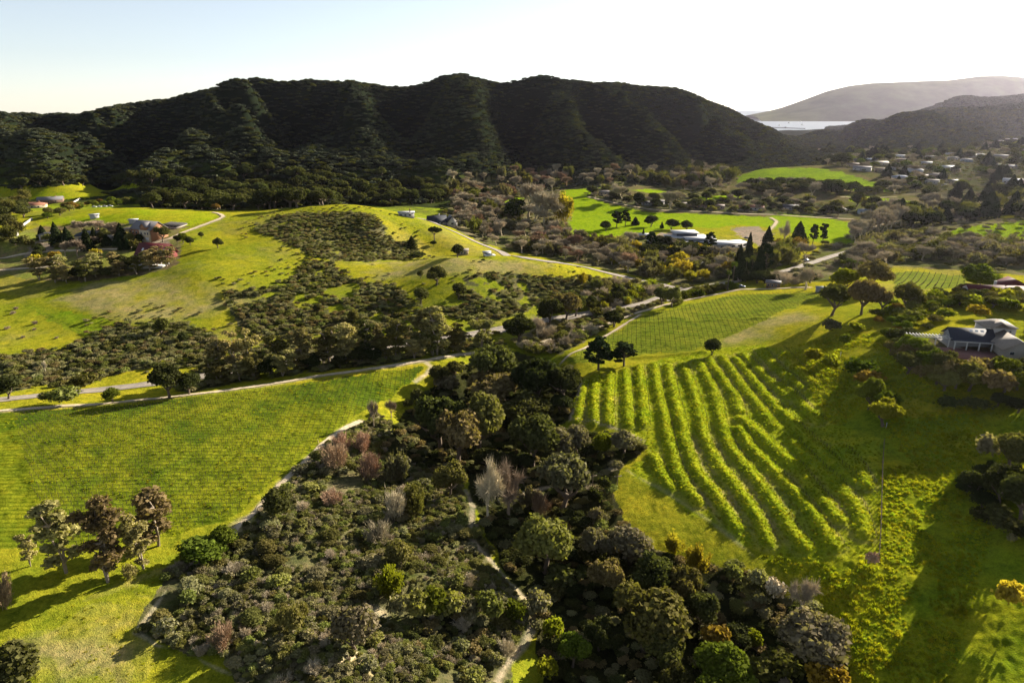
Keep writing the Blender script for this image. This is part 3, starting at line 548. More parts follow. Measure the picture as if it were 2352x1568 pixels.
class MBld:
    def __init__(s, zs=1.0): s.zs = zs; s.v = []; s.f = []; s.n = 0; s.m = []
    def add(s, V, F, mi=0): s.v.append(np.asarray(V, float)); s.f += [tuple(int(i) + s.n for i in f) for f in F]; s.m += [mi] * len(F); s.n += len(V)
    def cards(s, P, Nn, size, mi=0, tilt=.55, asp=1.0):
        n = len(P); Nn = unit(Nn + rnd(n) * tilt); a = unit(np.cross(Nn, rnd(n))); b = np.cross(Nn, a)
        size = np.broadcast_to(size, (n,)) * RNG.uniform(.6, 1.4, n); a = a * (size * asp)[:, None]; b = b * size[:, None]
        bend = Nn * (size * .35)[:, None]
        V = np.stack([P - a * .9 - b * .5, P + a * .6 - b + bend, P + a + b * .5, P - a * .5 + b * .9 + bend * .5], 1); V[..., 2] = P[:, None, 2] + (V[..., 2] - P[:, None, 2]) * s.zs; V = V.reshape(-1, 3)
        s.add(V, np.arange(4 * n).reshape(n, 4), mi)
    def blob(s, c, r, mi=0, noise_=.12):
        V = IV * (1 + noise_ * rnd(len(IV), 1)) * np.asarray(r) + np.asarray(c); s.add(V, IF, mi)
    def tube(s, pts, rad, k=5, mi=0):
        pts = np.asarray(pts, float); V = []; d = np.gradient(pts, axis=0); d = unit(d)
        up = np.where(np.abs(d[:, 2:3]) > .9, np.array([[1., 0, 0]]), np.array([[0, 0, 1.]])); a = unit(np.cross(d, up)); b = np.cross(d, a)
        for i in range(len(pts)):
            for j in range(k): t = 2 * math.pi * j / k; V.append(pts[i] + (a[i] * math.cos(t) + b[i] * math.sin(t)) * rad[i])
        F = [(i * k + j, i * k + (j + 1) % k, (i + 1) * k + (j + 1) % k, (i + 1) * k + j) for i in range(len(pts) - 1) for j in range(k)]
        s.add(V, F, mi)
    def box(s, x0, x1, y0, y1, z0, z1, mi=0):
        s.add([(x0,y0,z0),(x1,y0,z0),(x1,y1,z0),(x0,y1,z0),(x0,y0,z1),(x1,y0,z1),(x1,y1,z1),(x0,y1,z1)], [(0,3,2,1),(4,5,6,7),(0,1,5,4),(1,2,6,5),(2,3,7,6),(3,0,4,7)], mi)
    def mesh(s, name, mats, smooth=False):
        V = np.concatenate(s.v); me = bpy.data.meshes.new(name); me.vertices.add(len(V)); me.vertices.foreach_set('co', V.ravel().astype(np.float32))
        L = np.fromiter((i for f in s.f for i in f), np.int32); ls = np.fromiter((len(f) for f in s.f), np.int32); st = np.r_[0, np.cumsum(ls)[:-1]].astype(np.int32)
        me.loops.add(len(L)); me.loops.foreach_set('vertex_index', L); me.polygons.add(len(ls)); me.polygons.foreach_set('loop_start', st)
        for m in (mats if isinstance(mats, (list, tuple)) else [mats]): me.materials.append(m)
        me.polygons.foreach_set('material_index', np.array(s.m, np.int32)); me.update()
        if smooth: me.shade_smooth()
        return me
def cluster(n, c, r, rr, flat=1.0, lowcut=-.35):
    out = []
    while len(out) < n:
        d = unit(rnd(1))[0]
        if d[2] < lowcut: continue
        q = RNG.uniform(.55, 1.0); R = RNG.uniform(*rr)
        out.append((np.array(c) + d * np.array(r) * q * (1 - R * .9 / max(r)), np.array([R, R, R * flat])))
    return out
def foliage(mb, blobs, n, size, tilt=.75, core=True, surf=(.68, 1.16)):
    vol = np.array([b[1].prod() ** (2 / 3.) for b in blobs]); vol /= vol.sum()
    for (c, r), w in zip(blobs, vol):
        k = max(6, int(n * w)); d = unit(rnd(k)); d[:, 2] = np.where(d[:, 2] < -.3, -d[:, 2] * .6, d[:, 2]); d = unit(d)
        P = c + d * r * RNG.uniform(*surf, (k, 1)); mb.cards(P, d, size, 0, tilt)
        if core: mb.blob(c, r * .66, 0, .12)
PROTO = {}
def trunk_mb(h, r0, forks, spread, lean=.05, k=6, top=None, mi=0, curve=.1):
    mb = MBld(); c = rnd(1)[0] * lean; pts = [np.array([0, 0, -.03]), np.array([c[0] * .4, c[1] * .4, h * .5]), np.array([c[0], c[1], h])]; mb.tube(pts, [r0 * 1.3, r0 * .9, r0 * .75], k, mi)
    for i in range(forks):
        a = 2 * math.pi * (i + RNG.uniform(0, .6)) / forks; e = np.array([math.cos(a) * spread, math.sin(a) * spread, 0]) * RNG.uniform(.6, 1.1); t = (top or (h + .4)) * RNG.uniform(.8, 1.05)
        p0 = pts[2] * RNG.uniform(.7, 1); p2 = np.array([e[0], e[1], t]); pm = (p0 + p2) / 2 + np.array([e[0], e[1], 0]) * .1 + rnd(1)[0] * curve * .3
        mb.tube([p0, pm, p2], [r0 * .6, r0 * .4, r0 * .12], 5, mi)
    return mb
def lobes(nm, ns, cz_, R, rz_, rm, rs, flat=.85, low=-.3):
    """crown built of a few large uneven limbs' lobes, each of smaller clumps"""
    st = RNG.uniform(.8, 1.2, 2); out = []
    for c, r in cluster(nm, (0, 0, cz_), (R, R, rz_), rm, flat, low):
        c = c * np.array([st[0], st[1], 1]) + np.array([0, 0, RNG.uniform(-.05, .07)]); out.append((c, r * np.array([1, 1, .8]) * .8))
        for q, rr in cluster(ns, c, r * .95, rs, flat, -.25): out.append((q, rr))
    return out
def P_oak(n=6500, size=.040, nb=30):
    mb = MBld(.65); foliage(mb, lobes(8, 6, .52, .72, .36, (.28, .44), (.10, .19)), n, size, .9, surf=(.55, 1.25)); return mb, trunk_mb(.28, .055, 5, .5, top=.6)
def P_round(n=4200, size=.044, nb=15):
    mb = MBld(.6); foliage(mb, lobes(6, 5, .50, .60, .32, (.36, .5), (.13, .22), .9, -.8), n, size, .9, surf=(.55, 1.22)); return mb, trunk_mb(.2, .05, 3, .3, top=.45)
def P_shrub(n=1100, size=.06, nb=9):
    mb = MBld(.8); foliage(mb, lobes(4, 4, .36, .62, .30, (.30, .5), (.14, .26), .85, -.3), n, size, 1.3, core=False, surf=(.25, 1.35)); return mb, None
def P_euc(n=4600, size=.058):
    mb = MBld(.24); t = MBld(); ns = RNG.integers(2, 4); hh = []
    for s in range(ns):
        a = RNG.uniform(0, 6.28); ex = np.array([math.cos(a), math.sin(a)]) * RNG.uniform(.15, .45); top = RNG.uniform(.75, .93)
        pts = [np.array([0, 0, -.02])] + [np.array([ex[0] * q ** 1.3, ex[1] * q ** 1.3, top * q]) + np.r_[rnd(1)[0][:2] * .03, 0] for q in (.2, .4, .6, .8, 1)]
        t.tube(pts, [.048, .042, .036, .028, .02, .01], 6)
        for q in (.3, .42, .55, .68, .8, .9, 1.0):
            for _ in range(2 if q > .5 else 1):
                i = int(q * 5); p = pts[min(i, 5)]; d = unit(rnd(1))[0] * np.array([.42, .42, .09]) * RNG.uniform(.6, 1.15); e = p + d + np.array([0, 0, .03]); e[2] = min(e[2], .95)
                t.tube([p, (p + e) / 2 + np.array([0, 0, .015]), e], [.022, .015, .006], 4)
                hh.append((e, np.array([.24, .24, .06]) * RNG.uniform(.7, 1.4)))
    foliage(mb, hh, n, size, .9, core=False, surf=(.3, 1.15))
    return mb, t
def P_conifer(n=2600, size=.10):
    mb = MBld(.3); z = RNG.uniform(0, 1, n) ** .8; a = RNG.uniform(0, 2 * math.pi, n); lump = 1 + .30 * np.sin(a * 3 + z * 19) * np.cos(z * 31 + a) + .16 * rnd(n, 1)[:, 0]
    r = (1 - z) ** .8 * .95 * lump * RNG.uniform(.75, 1, n); P = np.stack([np.cos(a) * r, np.sin(a) * r, .05 + z * .95 - .03 * r], 1); Nn = np.stack([np.cos(a), np.sin(a), .5 + 0 * a], 1); mb.cards(P, Nn, size * (1.1 - .6 * z), 0, .6)
    mb.add([(0, 0, .98)] + [(.62 * math.cos(t), .62 * math.sin(t), .10) for t in np.linspace(0, 5.5, 8)], [(0, i, i % 8 + 1) for i in range(1, 9)])
    t = MBld(); t.tube([(0, 0, -.02), (0, 0, .5), (0, 0, .95)], [.07, .05, .01], 6); return mb, t
def P_pine(n=1900, size=.085):
    mb = MBld(.35); t = MBld(); t.tube([(0, 0, -.02), (.03, 0, .5), (0, .02, .93)], [.07, .05, .02], 6); hh = []
    for z in np.linspace(.35, .95, 9):
        for _ in range(3):
            a = RNG.uniform(0, 6.28); r = RNG.uniform(.35, .8) * (1.15 - z * .65); e = np.array([math.cos(a) * r, math.sin(a) * r, z + .02]); t.tube([(0, 0, z - .04), e], [.025, .008], 4); hh.append((e, np.array([.27, .27, .055]) * RNG.uniform(.8, 1.2)))
    foliage(mb, hh, n, size, .7, core=False, surf=(.3, 1.1))
    for c, r in hh: mb.blob(c, r * .7, 0, .15)
    return mb, t
def P_umbrella():
    mb = MBld(); foliage(mb, cluster(14, (0, 0, .72), (.8, .8, .16), (.22, .32), .5, -.3), 1400, .06); return mb, trunk_mb(.5, .05, 5, .45, top=.68)
def P_bare(levels=5, nt=5200, dense=.0, fan=.6, tw=.0095, L0=.25):
    mb = MBld(); segs = [(np.zeros(3), np.array([0, 0, 1.0]), L0, .045, 0)]; tips = []
    while segs:
        p, d, L, r, lv = segs.pop(); q = p + d * L; q2 = (p + q) / 2 + rnd(1)[0] * L * .06
        mb.tube([p, q2, q], [r, r * .8, r * .62], 5 if lv < 2 else 3)
        if lv >= levels: tips.append((q, d, L)); continue
        for _ in range(RNG.integers(2, 4)): 
            nd = unit(d + unit(rnd(1))[0] * fan * np.array([1, 1, .55]) + np.array([0, 0, .10])); segs.append((q, nd, L * RNG.uniform(.68, .95), r * .62, lv + 1))
    T = np.array([t[0] for t in tips]); D = np.array([t[1] for t in tips]); i = RNG.integers(0, len(T), nt); P = T[i] - D[i] * RNG.uniform(0, .25, (nt, 1)); E = unit(D[i] + rnd(nt) * .55 + np.array([0, 0, .15])) * RNG.uniform(.07, .2, (nt, 1)); w = unit(np.cross(E, rnd(nt))) * tw
    V = np.stack([P - w, P + w, P + E], 1).reshape(-1, 3); mb.add(V, np.arange(3 * nt).reshape(nt, 3))
    return mb, None
def P_brush(nt=2600, leaf=0):
    """many-stemmed brush: fine twigs fanning from the ground, with or without leaves"""
    mb = MBld(); n = 26; tips = []
    for _ in range(n):
        a = RNG.uniform(0, 6.28); r = RNG.uniform(.05, .75); b = np.array([math.cos(a) * r * .45, math.sin(a) * r * .45, 0]); e = np.array([math.cos(a) * r, math.sin(a) * r, RNG.uniform(.6, .95) * math.sqrt(max(.1, 1 - r * r * .9))])
        mb.tube([b, (b + e) / 2 + rnd(1)[0] * .03, e], [.014, .010, .004], 3); tips.append((b, e))
    B = np.array([t[0] for t in tips]); E0 = np.array([t[1] for t in tips]); i = RNG.integers(0, n, nt); q = RNG.uniform(.35, 1, (nt, 1)); P = B[i] + (E0[i] - B[i]) * q + rnd(nt) * .07; P[:, 2] = np.abs(P[:, 2])
    d = unit(P * np.array([1, 1, .6]) + rnd(nt) * .3 + np.array([0, 0, .5])); E = d * RNG.uniform(.08, .22, (nt, 1)); w = unit(np.cross(E, rnd(nt))) * .013
    mb.add(np.stack([P - w, P + w, P + E], 1).reshape(-1, 3), np.arange(3 * nt).reshape(nt, 3))
    if leaf: j = RNG.integers(0, nt, leaf); mb.cards(P[j] + E[j] * .8, rnd(leaf), .045, 0, 1.0)
    return mb, None
def P_palm():
    mb = MBld(); t = MBld(); zs = np.linspace(0, .86, 8); t.tube([(0, 0, z) for z in zs], [.17, .13, .12, .12, .12, .12, .13, .16], 8)
    for k in range(46):
        a = RNG.uniform(0, 6.28); el = RNG.uniform(-.9, 1.2); L = RNG.uniform(.75, 1.0); o = np.array([math.cos(a), math.sin(a), 0]); pts = []
        for q in np.linspace(0, 1, 5): pts.append(np.array([0, 0, .87]) + o * L * q * math.cos(el * (1 - .5 * q)) + np.array([0, 0, .11 * math.sin(el) * q - .05 * q * q]))
        s_ = np.cross(o, [0, 0, 1]); V = []
        for q, p in zip(np.linspace(0, 1, 5), pts): w = .17 * math.sin(math.pi * (.15 + .8 * q)); V += [p - s_ * w - np.array([0, 0, .015]), p, p + s_ * w - np.array([0, 0, .015])]
        F = [(i * 3 + j, i * 3 + j + 1, i * 3 + j + 4, i * 3 + j + 3) for i in range(4) for j in range(2)]; mb.add(V, F)
    return mb, t
def P_tuft():
    mb = MBld(); n = 26; P = rnd(n) * np.array([.38, .38, 0]); E = unit(rnd(n) * np.array([.6, .6, .2]) + np.array([0, 0, .9])) * RNG.uniform(.5, 1.0, (n, 1)); w = unit(np.cross(E, rnd(n))) * .16
    mb.add(np.stack([P - w, P + w, P + E], 1).reshape(-1, 3), np.arange(3 * n).reshape(n, 3)); return mb, None
def P_far():
    mb = MBld(.7); foliage(mb, cluster(10, (0, 0, .52), (.78, .78, .36), (.24, .4), .8, -.3), 460, .11, .9, surf=(.6, 1.2)); return mb, None
GENS = {'oak': (P_oak, 5), 'round': (P_round, 3), 'shrub': (P_shrub, 6), 'euc': (P_euc, 5), 'conifer': (P_conifer, 2), 'pine': (P_pine, 2), 'umbrella': (P_umbrella, 1), 'bare': (P_bare, 3), 'barenear': (lambda: P_bare(5, 2600, 0, .9, .0048, .16), 3), 'palm': (P_palm, 1), 'tuft': (P_tuft, 3),
        'far': (P_far, 4), 'brush': (P_brush, 3), 'willow': (lambda: P_brush(1800, 1900), 3)}
_raw = {}; _me = {}
def raw(kind, v):
    if (kind, v) not in _raw:
        _raw[(kind, v)] = GENS[kind][0]()
        c, t = _raw[(kind, v)]; allv = np.concatenate(c.v); R = np.percentile(np.hypot(allv[:, 0], allv[:, 1]), 97); Ht = np.percentile(allv[:, 2], 99.5); s = np.array([1 / R, 1 / R, 1 / Ht])
        if kind == 'tuft': s = np.ones(3)
        c.v = [a * s for a in c.v]
        if t: t.v = [a * s for a in t.v]
    return _raw[(kind, v)]
def mesh_of(kind, v, mat, part='all'):
    k = (kind, v, mat, part)
    if k in _me: return _me[k]
    c, t = raw(kind, v)
    if part == 'trunk': _me[k] = t.mesh('trunk', palebark if kind == 'euc' else bark, True) if t else None; return _me[k]
    if part == 'all' and t:
        m = MBld(); m.add(np.concatenate(c.v), c.f, 0); m.add(np.concatenate(t.v), t.f, 1); _me[k] = m.mesh(kind + '_' + mat, [LM[mat], palebark if kind == 'euc' else bark])
    else: _me[k] = c.mesh(kind + '_' + mat, LM[mat])
    return _me[k]
NAME = {'oak': 'oak_tree', 'round': 'round_tree', 'shrub': 'shrub', 'euc': 'eucalyptus_tree', 'conifer': 'conifer_tree', 'pine': 'pine_tree', 'umbrella': 'umbrella_pine', 'bare': 'bare_tree', 'barenear': 'bare_tree', 'brush': 'brush_bush', 'willow': 'willow_tree', 'palm': 'palm_tree'}
CAT = {'oak': 'tree', 'round': 'tree', 'shrub': 'shrub', 'euc': 'tree', 'conifer': 'tree', 'pine': 'tree', 'umbrella': 'tree', 'bare': 'tree', 'barenear': 'tree', 'brush': 'bush', 'willow': 'tree', 'palm': 'palm'}
def put(kind, mat, P, r, h, label, group=None, split=None, rz=None, name=None, cat=None):
    v = int(RNG.integers(0, GENS[kind][1])); rz = RNG.uniform(0, 6.28) if rz is None else rz
    c, t = raw(kind, v)
    if split is None: split = (r * FPX / max(P[1], 60) * 2 > 16) and t is not None
    nm = name or NAME[kind]
    if split and t is not None:
        o = bpy.data.objects.new(nm, None); COL.objects.link(o); o.empty_display_size = .1; link('crown', mesh_of(kind, v, mat, 'crown'), o); link('trunk', mesh_of(kind, v, mat, 'trunk'), o)
    else: o = link(nm, mesh_of(kind, v, mat))
    o.location = (float(P[0]), float(P[1]), float(P[2]) - .1); o.rotation_euler = (0, 0, rz); o.scale = (r, r, h)
    o['label'] = label; o['category'] = cat or CAT[kind]
    if group: o['group'] = group
    return o
def place(kind, mat, x, yb, w, top, label, group=None, **kw):
    P = hit(x, yb)[0]; f = P[1] * CP - (P[2] - CAMZ) * SP; r = w * K * f / FPX / 2
    lo, hi = .2, 60.0
    for _ in range(30):
        m = (lo + hi) / 2
        if project(P + np.array([0, 0, m]))[1] > top: lo = m
        else: hi = m
    h = max(lo, .5 * r)
    if kind in ('shrub', 'round', 'brush', 'willow', 'oak'): h = max(min(h, 2.3 * r), .8 * r)
    return put(kind, mat, P, r, h, label, group, **kw)

